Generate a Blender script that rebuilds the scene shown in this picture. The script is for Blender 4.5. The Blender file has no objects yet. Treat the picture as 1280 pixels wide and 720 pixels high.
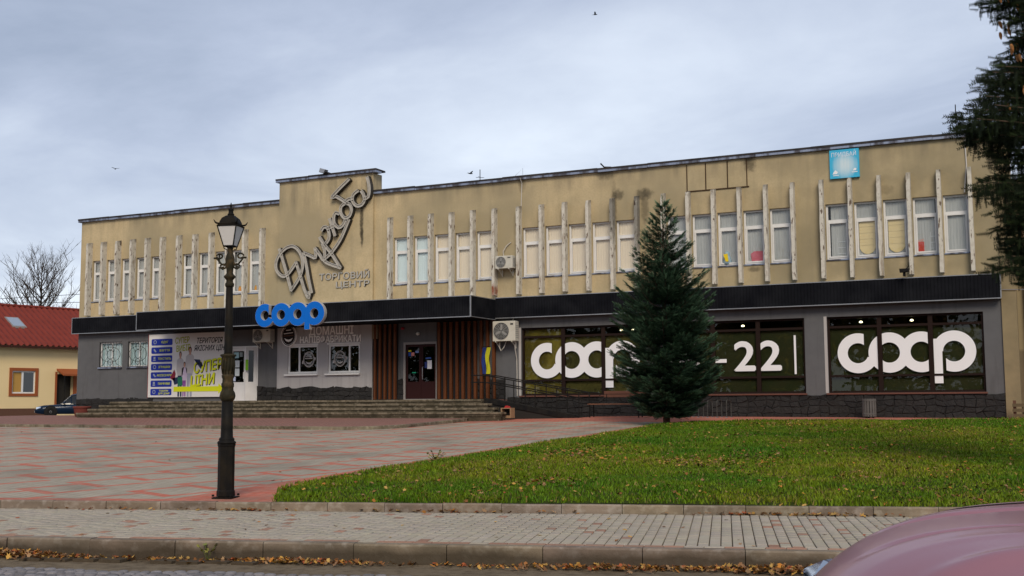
import bpy, bmesh, math, random
import numpy as np
from mathutils import Vector, Matrix
random.seed(7); rng = np.random.default_rng(7)
R = math.radians
SC = bpy.context.scene
COL = SC.collection
# ---------------------------------------------------------------- camera
cd = bpy.data.cameras.new('camera'); cam = bpy.data.objects.new('camera', cd); COL.objects.link(cam)
SC.camera = cam
F_PX, PITCH, ROLL, YAW = 1440.34, R(5.6612), R(-0.32243), R(25.5791)
cd.sensor_width = 36.0; cd.lens = F_PX/1280*36; cd.clip_start = 0.1; cd.clip_end = 2000
fw = Vector((-math.sin(YAW)*math.cos(PITCH), math.cos(YAW)*math.cos(PITCH), math.sin(PITCH)))
r0 = Vector((math.cos(YAW), math.sin(YAW), 0)); u0 = r0.cross(fw)
rr = r0*math.cos(ROLL)+u0*math.sin(ROLL); uu = rr.cross(fw)
cam.matrix_world = Matrix(((rr.x, uu.x, -fw.x, 0), (rr.y, uu.y, -fw.y, -40), (rr.z, uu.z, -fw.z, 1.45), (0, 0, 0, 1)))
# ---------------------------------------------------------------- world, sun, exposure
SUN_EL, SUN_AZ = R(38), R(152)      # azimuth: direction the light comes from, clockwise from +Y
world = bpy.data.worlds.new('World'); SC.world = world; world.use_nodes = True
wn = world.node_tree.nodes; wl = world.node_tree.links; wn.clear()
wo = wn.new('ShaderNodeOutputWorld'); bg = wn.new('ShaderNodeBackground'); bg.inputs['Strength'].default_value = 0.1
sky = wn.new('ShaderNodeTexSky'); sky.sky_type = 'NISHITA'; sky.sun_disc = False
sky.sun_elevation = SUN_EL; sky.sun_rotation = SUN_AZ; sky.air_density = 1.0; sky.dust_density = 2.0
tc = wn.new('ShaderNodeTexCoord'); sep = wn.new('ShaderNodeSeparateXYZ'); wl.new(tc.outputs['Generated'], sep.inputs[0])
def wmath(op, a, b=None):
    n = wn.new('ShaderNodeMath'); n.operation = op
    for i, v in enumerate((a, b)):
        if v is None: continue
        if isinstance(v, (int, float)): n.inputs[i].default_value = v
        else: wl.new(v, n.inputs[i])
    return n.outputs[0]
den = wmath('ADD', wmath('MAXIMUM', sep.outputs[2], 0.0), 0.10)
cx = wmath('DIVIDE', sep.outputs[0], den); cy = wmath('DIVIDE', sep.outputs[1], den)
comb = wn.new('ShaderNodeCombineXYZ'); wl.new(cx, comb.inputs[0]); wl.new(cy, comb.inputs[1])
def wnoise(scale, detail, rough, dist, off):
    mp = wn.new('ShaderNodeMapping'); mp.inputs['Location'].default_value = off; wl.new(comb.outputs[0], mp.inputs[0])
    n = wn.new('ShaderNodeTexNoise'); n.inputs['Scale'].default_value = scale; n.inputs['Detail'].default_value = detail
    n.inputs['Roughness'].default_value = rough; n.inputs['Distortion'].default_value = dist; wl.new(mp.outputs[0], n.inputs['Vector'])
    return n.outputs['Fac']
n1 = wnoise(0.75, 8, 0.56, 0.5, (3.1, 1.7, 0)); n2 = wnoise(0.24, 4, 0.5, 0.4, (7.7, 4.2, 0))
mixn = wmath('ADD', wmath('MULTIPLY', n1, 0.75), wmath('MULTIPLY', n2, 0.75))
low = wmath('MULTIPLY', wmath('SUBTRACT', 0.34, sep.outputs[2]), 1.25)   # thinner, brighter cloud towards the horizon
mixn = wmath('ADD', wmath('SUBTRACT', mixn, .25), low)
ramp = wn.new('ShaderNodeValToRGB'); wl.new(mixn, ramp.inputs[0])
els = ramp.color_ramp.elements
els[0].position = 0.38; els[0].color = (1.95, 2.35, 3.15, 1)
els[1].position = 0.84; els[1].color = (5.7, 6.2, 6.9, 1)
e = els.new(0.56); e.color = (3.2, 3.62, 4.55, 1)
mx = wn.new('ShaderNodeMix'); mx.data_type = 'RGBA'; mx.inputs[0].default_value = 0.90
wl.new(sky.outputs[0], mx.inputs[6]); wl.new(ramp.outputs[0], mx.inputs[7])
wl.new(mx.outputs[2], bg.inputs[0]); wl.new(bg.outputs[0], wo.inputs[0])
sd = bpy.data.lights.new('sun', 'SUN'); sd.energy = 1.5; sd.angle = R(24); sd.color = (1.0, 0.88, 0.71)
sun = bpy.data.objects.new('sun', sd); COL.objects.link(sun)
sdir = Vector((math.sin(SUN_AZ)*math.cos(SUN_EL), math.cos(SUN_AZ)*math.cos(SUN_EL), math.sin(SUN_EL)))
sun.rotation_euler = sdir.to_track_quat('Z', 'Y').to_euler()
SC.view_settings.view_transform = 'Standard'; SC.view_settings.look = 'None'; SC.view_settings.exposure = 0.68
SC.view_settings.gamma = 1.0
# ---------------------------------------------------------------- materials
def srgb(r, g, b):
    f = lambda c: (c/255/12.92) if c/255 <= .04045 else ((c/255+.055)/1.055)**2.4
    return (f(r), f(g), f(b), 1)
class M:
    def __init__(s, name, color=(.5, .5, .5), rough=.8, metal=0.0, coord='world'):
        m = bpy.data.materials.new(name); m.use_nodes = True; s.m = m; s.t = m.node_tree; s.n = s.t.nodes; s.l = s.t.links
        s.p = s.n['Principled BSDF']; s.p.inputs['Roughness'].default_value = rough; s.p.inputs['Metallic'].default_value = metal
        s.p.inputs['Specular IOR Level'].default_value = .5 if rough < .35 else .18 if max(color[:3]) > .06 else .06
        c = tuple(color)+(1,) if len(color) == 3 else color
        g = s.n.new('ShaderNodeRGB'); g.outputs[0].default_value = c; s.c = g.outputs[0]
        if coord == 'world': s.v = s.n.new('ShaderNodeNewGeometry').outputs['Position']
        else: s.v = s.n.new('ShaderNodeTexCoord').outputs['Object']
        s.h = None; s.l.new(s.c, s.p.inputs['Base Color'])
    def mapv(s, sc=(1, 1, 1), rot=(0, 0, 0), loc=(0, 0, 0)):
        mp = s.n.new('ShaderNodeMapping'); mp.inputs['Scale'].default_value = sc; mp.inputs['Rotation'].default_value = rot
        mp.inputs['Location'].default_value = loc; s.l.new(s.v, mp.inputs[0]); return mp.outputs[0]
    def noise(s, scale, detail=4, rough=.55, sc=(1, 1, 1), dist=0, loc=(0, 0, 0)):
        n = s.n.new('ShaderNodeTexNoise'); n.inputs['Scale'].default_value = scale; n.inputs['Detail'].default_value = detail
        n.inputs['Roughness'].default_value = rough; n.inputs['Distortion'].default_value = dist
        s.l.new(s.mapv(sc, loc=loc), n.inputs['Vector']); return n.outputs['Fac']
    def ramp(s, fac, a, b, lo=0.0, hi=1.0):
        n = s.n.new('ShaderNodeMapRange'); n.inputs[1].default_value = a; n.inputs[2].default_value = b
        n.inputs[3].default_value = lo; n.inputs[4].default_value = hi; s.l.new(fac, n.inputs[0]); return n.outputs[0]
    def math(s, op, a, b=None):
        n = s.n.new('ShaderNodeMath'); n.operation = op
        for i, v in enumerate((a, b)):
            if v is None: continue
            if isinstance(v, (int, float)): n.inputs[i].default_value = v
            else: s.l.new(v, n.inputs[i])
        return n.outputs[0]
    def mix(s, fac, col, mode='MIX'):
        n = s.n.new('ShaderNodeMix'); n.data_type = 'RGBA'; n.blend_type = mode
        if isinstance(fac, (int, float)): n.inputs[0].default_value = fac
        else: s.l.new(fac, n.inputs[0])
        s.l.new(s.c, n.inputs[6])
        if isinstance(col, tuple): n.inputs[7].default_value = col if len(col) == 4 else col+(1,)
        else: s.l.new(col, n.inputs[7])
        s.c = n.outputs[2]; s.l.new(s.c, s.p.inputs['Base Color']); return s
    def var(s, scale, amt, col2, detail=4, a=.35, b=.7, sc=(1, 1, 1), dist=0, loc=(0, 0, 0)):
        f = s.ramp(s.noise(scale, detail, sc=sc, dist=dist, loc=loc), a, b, 0, amt); return s.mix(f, col2)
    def bump(s, scale, strength, dist=.01, detail=4, sc=(1, 1, 1), h=None):
        n = s.n.new('ShaderNodeBump'); n.inputs['Strength'].default_value = strength; n.inputs['Distance'].default_value = dist
        s.l.new(h if h is not None else s.noise(scale, detail, sc=sc), n.inputs['Height'])
        if s.h is not None: s.l.new(s.h, n.inputs['Normal'])
        s.h = n.outputs[0]; s.l.new(s.h, s.p.inputs['Normal']); return s
    def attr(s, name='col', mode='MULTIPLY', fac=1.0):
        a = s.n.new('ShaderNodeVertexColor'); a.layer_name = name; return s.mix(fac, a.outputs[0], mode)
    def xyz(s):
        n = s.n.new('ShaderNodeSeparateXYZ'); s.l.new(s.v, n.inputs[0]); return n.outputs
    def blob(s, x, z, rx, rz, col, amt=.8, ns=6):
        o = s.xyz(); a = s.math('POWER', s.math('ABSOLUTE', s.math('DIVIDE', s.math('SUBTRACT', o[0], x), rx)), 2)
        b = s.math('POWER', s.math('ABSOLUTE', s.math('DIVIDE', s.math('SUBTRACT', o[2], z), rz)), 2)
        d = s.math('ADD', s.math('ADD', a, b), s.math('MULTIPLY', s.math('SUBTRACT', s.noise(ns), .5), 1.6))
        return s.mix(s.ramp(d, .15, 1.0, amt, 0), col)
    def mg(s): return s.m
def glass(name, tint=(.9, .95, 1), extra=0.02, rough=0.0):
    m = bpy.data.materials.new(name); m.use_nodes = True; n = m.node_tree.nodes; l = m.node_tree.links; n.clear()
    o = n.new('ShaderNodeOutputMaterial'); mixs = n.new('ShaderNodeMixShader'); tr = n.new('ShaderNodeBsdfTransparent')
    gl = n.new('ShaderNodeBsdfGlossy'); gl.inputs['Roughness'].default_value = rough; tr.inputs[0].default_value = tint+(1,)
    fr = n.new('ShaderNodeFresnel'); fr.inputs[0].default_value = 1.5; ad = n.new('ShaderNodeMath'); ad.operation = 'ADD'; ad.inputs[1].default_value = extra
    bf = n.new('ShaderNodeNewGeometry'); iv = n.new('ShaderNodeMath'); iv.operation = 'SUBTRACT'; iv.inputs[0].default_value = 1.0; l.new(bf.outputs['Backfacing'], iv.inputs[1]); mu = n.new('ShaderNodeMath'); mu.operation = 'MULTIPLY'
    l.new(fr.outputs[0], ad.inputs[0]); l.new(ad.outputs[0], mu.inputs[0]); l.new(iv.outputs[0], mu.inputs[1]); l.new(mu.outputs[0], mixs.inputs[0]); l.new(tr.outputs[0], mixs.inputs[1]); l.new(gl.outputs[0], mixs.inputs[2])
    l.new(mixs.outputs[0], o.inputs[0]); return m
def emit(name, col, st):
    m = M(name, col); m.p.inputs['Emission Color'].default_value = col+(1,); m.p.inputs['Emission Strength'].default_value = st; return m.m
BLK = (.015, .014, .012)
stucco = M('stucco', (.56, .445, .27), .92)
stucco.var(.35, .55, (.48, .38, .225), 3).var(1.3, .45, (.36, .29, .165), 6, .45, .75).var(.9, .55, (.25, .215, .14), 5, .52, .8, sc=(3.5, 3.5, .35))
stucco.var(.22, .8, (.30, .255, .165), 4, .42, .60, loc=(5, 0, 3)); stucco.mix(stucco.math('MULTIPLY', stucco.ramp(stucco.xyz()[0], -17, -5, 0, .8), stucco.ramp(stucco.noise(.8, 5), .35, .6, .25, 1)), (.245, .205, .13)); stucco.var(14, .35, (.33, .27, .15), 3, .4, .7)  # right end darker: grime, plus lens vignetting painted into the wall colour
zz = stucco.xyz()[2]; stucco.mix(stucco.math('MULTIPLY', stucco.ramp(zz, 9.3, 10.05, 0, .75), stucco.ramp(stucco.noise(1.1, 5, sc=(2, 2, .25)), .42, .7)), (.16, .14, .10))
for a in ((-14.72, 9.12, .26, .24, BLK, .6), (-13.72, 9.08, .42, .26, BLK, .6), (-14.9, 8.7, .13, 1.1, BLK, .5), (-13.7, 8.6, .18, .8, BLK, .45), (-25.98, 9.0, .11, 1.0, BLK, .75), (-25.95, 8.3, .09, .5, BLK, .7),
          (-9.75, 9.85, .25, .35, BLK, .6), (-18.7, 10.0, .2, .5, BLK, .45), (-1.9, 9.5, .12, .8, BLK, .7), (-15.2, 9.95, .5, .25, BLK, .5), (-9.7, 6.05, .25, .12, BLK, .5), (-5.2, 8.5, .35, .2, BLK, .3)):
    stucco.blob(*a)
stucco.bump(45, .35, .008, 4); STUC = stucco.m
concrete_fin = M('weathered_fin', (.58, .55, .48), .9).var(7, .6, (.42, .38, .31), 5, .48, .68).var(2.2, .75, (.26, .20, .14), 6, .58, .70, sc=(2, 2, .6)).var(5, .9, (.09, .05, .03), 6, .60, .64, sc=(2.2, 2.2, .7)).bump(18, .5, .01, 5)
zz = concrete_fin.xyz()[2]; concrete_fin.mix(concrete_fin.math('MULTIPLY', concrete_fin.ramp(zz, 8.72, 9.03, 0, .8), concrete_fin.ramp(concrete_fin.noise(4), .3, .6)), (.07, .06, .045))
for a in ((-14.9, 8.4, .25, 1.3, BLK, .6), (-13.95, 8.2, .25, 1.9, BLK, .62), (-19.82, 5.75, .12, .28, (.22, .05, .015), .95)): concrete_fin.blob(*a)
FIN = concrete_fin.m
GREY = M('grey_paint', (.115, .116, .122), .9).var(.6, .6, (.085, .086, .09), 4).var(3, .35, (.14, .14, .145), 5).var(1.1, .5, (.06, .058, .055), 5, .55, .75, sc=(4, 4, .3)).bump(60, .3, .006).m
LGREY = M('pale_grey_paint', (.40, .385, .385), .9).var(.9, .4, (.33, .32, .32), 4).var(1.4, .35, (.17, .16, .16), 5, .52, .75, sc=(4, 4, .3)).bump(60, .3, .006).m
PLINTH = M('dark_stone', (.026, .0255, .026), .8).var(3, .6, (.040, .038, .036), 5).bump(11, 1.0, .05, 6).attr('col', 'MULTIPLY', .6).m
PLASTER_DK = M('plinth_mortar', (.028, .027, .026), .95).bump(12, .8, .02).m
CLAD = M('black_cladding', (.005, .0055, .008), .75).var(1.5, .5, (.02, .021, .025)).m
TRIM = M('pale_metal_trim', (.34, .35, .37), .4, .6).var(2, .5, (.22, .22, .23)).m
ROOFCAP = M('roof_flashing', (.03, .028, .03), .6).var(2, .6, (.08, .07, .065), 4, .4, .7).bump(8, .4, .02).m
CAPMETAL = M('zinc_flashing', (.28, .32, .42), .45, .5).var(3, .85, (.06, .05, .05), 5, .45, .6, sc=(1, 1, .2)).m
WHITEPVC = M('white_frame', (.72, .72, .72), .4).var(3, .25, (.50, .48, .45)).m
BROWNREV = M('rusty_reveal', (.16, .075, .035), .9).var(6, .7, (.06, .04, .03)).m
CREAM = M('cream_blind', (.88, .73, .56), .85).m
PALEBL = M('pale_blue_blind', (.74, .82, .82), .85).m
NETC = M('net_curtain', (.50, .49, .47), .9).var(3, .5, (.33, .33, .33), 3, sc=(5, 5, .4)).m
ROMAN = M('ochre_roman_blind', (.80, .62, .33), .85).m
DARKROOM = M('dark_interior', (.03, .028, .025), .95).m
SHOPFR = M('dark_brown_frame', (.020, .012, .010), .6).m
GL_UP = glass('window_glass', (.93, .95, .96), .0)
GL_SH = glass('shop_glass', (.85, .87, .78), .0)
OLIVE = M('olive_backing_sheet', (.044, .044, .029), .7).var(.9, .85, (.034, .040, .024), 5, .4, .62, dist=1).var(2.2, .7, (.12, .10, .035), 5, .58, .78, dist=2).m
YOLIVE = M('yellow_backing_sheet', (.26, .20, .05), .7).var(.8, .85, (.09, .065, .02), 5, .42, .6, dist=1.2).var(2.5, .6, (.26, .21, .06), 5, .55, .75, dist=2).m
WHITEV = M('white_vinyl', (.80, .80, .82), .5).m
WOOD = M('orange_brown_slat', (.125, .040, .012), .6).var(3, .7, (.05, .016, .006), 5, .35, .7, sc=(6, 6, .5)).m
BLACKM = M('black_iron', (.010, .010, .011), .6).var(5, .6, (.03, .027, .022)).m
LAMPM = M('painted_lamp_iron', (.011, .0105, .010), .55).var(4, .7, (.026, .02, .013), 5, .45, .7).bump(30, .3, .004).m
LAMPOLD = M('bronzed_lamp_iron', (.028, .025, .016), .55).var(9, .8, (.10, .065, .03), 5, .5, .7).bump(30, .4, .004).m
FROST = M('frosted_lamp_glass', (.62, .60, .58), .35).m
STEPM = M('worn_step_concrete', (.085, .068, .045), .9).var(2, .8, (.03, .026, .017), 5, .4, .65).var(6, .6, (.26, .22, .16), 5, .55, .7).bump(15, .7, .02, 5).m
STEPTOP = M('worn_step_nosing', (.19, .155, .11), .88).var(4, .85, (.06, .05, .03), 5, .42, .62).bump(15, .6, .01, 5).m
PLATM = M('red_platform_paving', (.22, .12, .10), .88).var(3, .5, (.14, .10, .09)).m
ACW = M('aircon_casing', (.56, .54, .47), .45).var(3, .5, (.40, .37, .30)).m
ACD = M('aircon_fan_dark', (.05, .05, .05), .5).m
ACG = M('aircon_grille_grey', (.30, .30, .29), .5).m
METAL = M('brushed_letter_metal', (.44, .415, .37), .5, .15).var(6, .6, (.25, .22, .19), 5, .5, .75).m
LETSIDE = M('letter_metal_dark', (.05, .045, .038), .6).m
BLUE = M('blue_acrylic', (.001, .13, .56), .7).m
ALU = M('letter_return_aluminium', (.62, .60, .58), .35, .4).m

# ---------------------------------------------------------------- geometry helpers
class MB:
    def __init__(s): s.v = []; s.f = []; s.c = []
    def add(s, vs, fs, col=None):
        b = len(s.v); s.v += [tuple(v) for v in vs]; s.f += [tuple(b+i for i in f) for f in fs]; s.c += [col]*len(fs); return s
    def box(s, x0, x1, y0, y1, z0, z1, col=None):
        return s.add([(x0, y0, z0), (x1, y0, z0), (x1, y1, z0), (x0, y1, z0), (x0, y0, z1), (x1, y0, z1), (x1, y1, z1), (x0, y1, z1)],
            [(0, 3, 2, 1), (4, 5, 6, 7), (0, 1, 5, 4), (1, 2, 6, 5), (2, 3, 7, 6), (3, 0, 4, 7)], col)
    def bbox(s, x0, x1, y0, y1, z0, z1, b=.01, col=None):     # box with chamfered top and vertical edges
        P = lambda q, z: [(x0+q, y0, z), (x1-q, y0, z), (x1, y0+q, z), (x1, y1-q, z), (x1-q, y1, z), (x0+q, y1, z), (x0, y1-q, z), (x0, y0+q, z)]
        v = P(b, z0)+P(b, z1-b)+[(x0+b+b*.3, y0+b, z1), (x1-b-b*.3, y0+b, z1), (x1-b, y0+b*1.3, z1), (x1-b, y1-b*1.3, z1), (x1-b*1.3, y1-b, z1), (x0+b*1.3, y1-b, z1), (x0+b, y1-b*1.3, z1), (x0+b, y0+b*1.3, z1)]
        f = [tuple(range(7, -1, -1)), tuple(range(16, 24))]
        for k in (0, 8):
            for i in range(8): j = (i+1) % 8; f.append((k+i, k+j, k+8+j, k+8+i))
        return s.add(v, f, col)
    def prism(s, pts, y0, y1, col=None, sides=True):          # pts in (x, z); y0 is the front face
        n = len(pts); area = sum(pts[i][0]*pts[(i+1) % n][1]-pts[(i+1) % n][0]*pts[i][1] for i in range(n))
        if area < 0: pts = pts[::-1]
        v = [(x, y0, z) for x, z in pts]+[(x, y1, z) for x, z in pts]; f = [tuple(range(n)), tuple(range(2*n-1, n-1, -1))]
        if sides: f += [(i, n+i, n+(i+1) % n, (i+1) % n) for i in range(n)]
        return s.add(v, f, col)
    def ring_fn(s, fo, fi, n, y0, y1, col=None, closed=False):   # strip between outer and inner curves (x, z), extruded y0..y1
        v = []; f = []
        for i in range(n+(0 if closed else 1)):
            a, b = fo(i/n), fi(i/n); v += [(a[0], y0, a[1]), (b[0], y0, b[1]), (a[0], y1, a[1]), (b[0], y1, b[1])]
        m = n+(0 if closed else 1)
        for i in range(n):
            a = 4*i; b = 4*((i+1) % m); f += [(a, b, b+1, a+1), (a+2, a+3, b+3, b+2), (a, a+2, b+2, b), (a+1, b+1, b+3, a+3)]
        if not closed: e = 4*n; f += [(0, 1, 3, 2), (e, e+2, e+3, e+1)]
        return s.add(v, f, col)
    def tube(s, path, r, n=8, col=None, cap=True):
        pts = [Vector(p) for p in path]; rs = r if isinstance(r, (list, tuple)) else [r]*len(pts); b = len(s.v); up = Vector((0, 0, 1)); N = None; k = 0; vs = []
        for i, p in enumerate(pts):
            t = (pts[min(i+1, len(pts)-1)]-pts[max(i-1, 0)]); t = t.normalized() if t.length > 1e-9 else Vector((0, 0, 1))
            if N is None: N = t.cross(up if abs(t.z) < .95 else Vector((1, 0, 0))).normalized()
            else:
                N = (N-t*N.dot(t)); N = N.normalized() if N.length > 1e-6 else t.orthogonal().normalized()
            B = t.cross(N); vs += [tuple(p+(N*math.cos(2*math.pi*j/n)+B*math.sin(2*math.pi*j/n))*rs[i]) for j in range(n)]
        fs = [(i*n+j, i*n+(j+1) % n, (i+1)*n+(j+1) % n, (i+1)*n+j) for i in range(len(pts)-1) for j in range(n)]
        if cap: fs += [tuple(range(n-1, -1, -1)), tuple((len(pts)-1)*n+j for j in range(n))]
        return s.add(vs, fs, col)
    def lathe(s, prof, n=16, c=(0, 0, 0), a0=0.0, col=None, fl=None):   # prof: (r, z)
        vs = []
        for r_, z in prof:
            for j in range(n):
                a = a0+2*math.pi*j/n; q = r_*(1 if fl is None else (1+fl*math.cos(a*n/2))); vs.append((c[0]+q*math.cos(a), c[1]+q*math.sin(a), c[2]+z))
        m = len(prof); fs = [(i*n+j, i*n+(j+1) % n, (i+1)*n+(j+1) % n, (i+1)*n+j) for i in range(m-1) for j in range(n)]
        fs += [tuple(range(n-1, -1, -1)), tuple((m-1)*n+j for j in range(n))]
        return s.add(vs, fs, col)
    def build(s, name, mat, parent=None, smooth=False, loc=None, label=None, kind=None):
        me = bpy.data.meshes.new(name); me.from_pydata(s.v, [], s.f); me.validate(); me.materials.append(mat)
        if any(c is not None for c in s.c) and len(me.polygons) == len(s.f):
            ca = me.color_attributes.new('col', 'FLOAT_COLOR', 'CORNER'); arr = []
            for f, c in zip(s.f, s.c): arr += list((c if c else (1, 1, 1))[:3]+(1,))*len(f)
            ca.data.foreach_set('color', arr)
        if smooth: me.polygons.foreach_set('use_smooth', [True]*len(me.polygons))
        return link(name, me, parent, loc, label, kind)
def link(name, me, parent=None, loc=None, label=None, kind=None):
    o = bpy.data.objects.new(name, me); COL.objects.link(o)
    if parent is not None: o.parent = parent
    if loc is not None: o.location = loc
    if label: o['label'] = label
    if kind: o['kind'] = kind
    return o
def tag(o, label=None, cat=None, group=None, kind=None):
    for k, v in (('label', label), ('category', cat), ('group', group), ('kind', kind)):
        if v: o[k] = v
    return o
def thing(name, label, cat, loc=(0, 0, 0), rz=0, group=None):
    o = bpy.data.objects.new(name, None); COL.objects.link(o); o.location = loc; o.rotation_euler.z = rz; o.empty_display_size = .2
    return tag(o, label, cat, group)
def copy_tree(o, parent=None):
    c = o.copy(); COL.objects.link(c)
    if parent is not None: c.parent = parent
    for ch in list(o.children): copy_tree(ch, c)
    return c
def np_mesh(name, V, Fc, mat, parent=None, kind=None, cols=None, label=None, smooth=False):   # V (n,3), Fc (m,k) equal-size faces, cols (m,3)
    me = bpy.data.meshes.new(name); m, k = Fc.shape
    me.vertices.add(len(V)); me.vertices.foreach_set('co', V.astype(np.float32).ravel())
    me.loops.add(m*k); me.loops.foreach_set('vertex_index', Fc.astype(np.int32).ravel())
    me.polygons.add(m); me.polygons.foreach_set('loop_start', np.arange(0, m*k, k, dtype=np.int32)); me.polygons.foreach_set('loop_total', np.full(m, k, dtype=np.int32))
    if cols is not None:
        ca = me.color_attributes.new('col', 'FLOAT_COLOR', 'CORNER'); c4 = np.ones((m, 4), np.float32); c4[:, :3] = cols
        ca.data.foreach_set('color', np.repeat(c4, k, axis=0).ravel())
    if smooth: me.polygons.foreach_set('use_smooth', np.ones(m, dtype=bool))
    me.update(calc_edges=True); me.materials.append(mat)
    return link(name, me, parent, None, label, kind)
def text_mesh(body, size, extrude, shear=0.0, offset=0.0):
    c = bpy.data.curves.new('t', 'FONT'); c.body = body; c.size = size; c.extrude = extrude; c.shear = shear; c.offset = offset; c.resolution_u = 4
    o = bpy.data.objects.new('t', c); COL.objects.link(o); dg = bpy.context.evaluated_depsgraph_get(); me = bpy.data.meshes.new_from_object(o.evaluated_get(dg))
    bpy.data.objects.remove(o); bpy.data.curves.remove(c)
    return me
def bounds(me):
    a = np.zeros(len(me.vertices)*3, np.float32); me.vertices.foreach_get('co', a); a = a.reshape(-1, 3); return a
def write(body, x, z, y, width, height, mat, parent, extrude=.004, shear=0.0, name='letter', offset=0.0, split=True, rot=0.0, rim=None):
    """capital-height text fitted into width x height, standing in the XZ plane, facing -Y; one mesh per letter"""
    full = bounds(text_mesh(body, 1, 0, shear)); x0, x1 = full[:, 0].min(), full[:, 0].max(); capb = bounds(text_mesh('Н', 1, 0)); cap = capb[:, 1].max()
    sx, sz = width/(x1-x0), height/cap
    bits = []
    if split:
        for i, ch in enumerate(body):
            if ch == ' ': continue
            pre = bounds(text_mesh(body[:i+1], 1, 0, shear))[:, 0].max(); me = text_mesh(ch, 1, 1, shear); b = bounds(me); bits.append((me, b, pre-b[:, 0].max()))
    else: me = text_mesh(body, 1, 1, shear); bits.append((me, bounds(me), 0))
    out = []
    for me, b, dx in bits:
        c = np.zeros_like(b); px = (b[:, 0]+dx-x0)*sx; pz = b[:, 1]*sz
        c[:, 0] = x+px*math.cos(rot)-pz*math.sin(rot); c[:, 2] = z+px*math.sin(rot)+pz*math.cos(rot); c[:, 1] = y-b[:, 2]*extrude
        if offset:      # bolder face: shifted copies of the same letter, each a hair behind the last
            bmx = bmesh.new()
            for q_, (ax, az) in enumerate(((0, 0), (offset, 0), (-offset, 0), (0, offset), (0, -offset))):
                cc = c.copy(); cc[:, 0] += ax*sx; cc[:, 2] += az*sz; cc[:, 1] += .0006*q_; me.vertices.foreach_set('co', cc.ravel()); bmx.from_mesh(me)
            me = bpy.data.meshes.new(name); bmx.to_mesh(me); bmx.free(); me.materials.clear()
        else: me.vertices.foreach_set('co', c.ravel()); me.materials.clear()
        me.materials.clear(); me.materials.append(mat); me.name = name; me.update()
        if rim is not None:
            me.materials.append(rim)
            for p in me.polygons:
                if abs(p.normal.y) < .5: p.material_index = 1
        out.append(link(name, me, parent))
    return out
def ribbon(path, w, y0, y1, name, mat, parent, groove=True, side=None):
    """channel stroke: rims proud at y1, trough between them at y1+0.05 (facing -Y)"""
    P = [Vector((x, 0, z)) for x, z in path]
    Q = [P[0]]
    for i in range(len(P)-1):          # Catmull-Rom smoothing
        p0, p1, p2, p3 = P[max(i-1, 0)], P[i], P[i+1], P[min(i+2, len(P)-1)]
        d = (p2-p1).length; k = max(1, int(d/.09))
        for j in range(1, k+1):
            t = j/k; Q.append(.5*((2*p1)+(p2-p0)*t+(2*p0-5*p1+4*p2-p3)*t*t+(3*p1-p0-3*p2+p3)*t**3))
    prof = [(-w/2, y0), (-w/2, y1), (-w*.30, y1), (-w*.22, y1+.045), (w*.22, y1+.045), (w*.30, y1), (w/2, y1), (w/2, y0)]
    n = len(prof); vs = []; fs = []
    for i, q in enumerate(Q):
        a = Q[max(i-1, 0)]; b = Q[min(i+1, len(Q)-1)]; t = (b-a).normalized(); N = Vector((-t.z, 0, t.x))
        e = 0
        if i == 0: e = -w*.3
        if i == len(Q)-1: e = w*.3
        for o_, y in prof: vs.append(tuple(q+N*o_+t*e+Vector((0, y, 0))))
    for i in range(len(Q)-1):
        for j in range(n-1): fs.append((i*n+j, (i+1)*n+j, (i+1)*n+j+1, i*n+j+1))
    fs += [tuple(range(n)), tuple((len(Q)-1)*n+j for j in range(n-1, -1, -1))]
    m = MB(); m.add(vs, fs); o = m.build(name, mat, parent)
    if side is not None:
        o.data.materials.append(side)
        for p in o.data.polygons:
            c = p.index % (n-1) if p.index < (len(Q)-1)*(n-1) else 0
            if c in (0, 6): p.material_index = 1
    return o
def wall(holes, x0, x1, z0, z1, y, depth, name, mat, parent):
    """front face at y with rectangular openings (hx0,hx1,hz0,hz1), reveals going back by depth; open at the back"""
    xs = sorted({x0, x1, *[h[0] for h in holes], *[h[1] for h in holes]}); zs = sorted({z0, z1, *[h[2] for h in holes], *[h[3] for h in holes]})
    m = MB()
    for i in range(len(xs)-1):
        for j in range(len(zs)-1):
            cxm, czm = (xs[i]+xs[i+1])/2, (zs[j]+zs[j+1])/2
            if any(h[0] < cxm < h[1] and h[2] < czm < h[3] for h in holes): continue
            m.add([(xs[i], y, zs[j]), (xs[i+1], y, zs[j]), (xs[i+1], y, zs[j+1]), (xs[i], y, zs[j+1])], [(0, 1, 2, 3)])
    for a, b, c, d in holes:
        e = y+depth
        m.add([(a, y, c), (a, e, c), (a, e, d), (a, y, d), (b, y, c), (b, e, c), (b, e, d), (b, y, d)], [(0, 1, 2, 3), (4, 7, 6, 5), (0, 4, 5, 1), (3, 2, 6, 7)])
    m.add([(x0, y, z0), (x1, y, z0), (x1, y+depth, z0), (x0, y+depth, z0), (x0, y, z1), (x1, y, z1), (x1, y+depth, z1), (x0, y+depth, z1)], [(0, 3, 2, 1), (4, 5, 6, 7), (0, 4, 7, 3), (1, 2, 6, 5)])
    return m.build(name, mat, parent)
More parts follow.
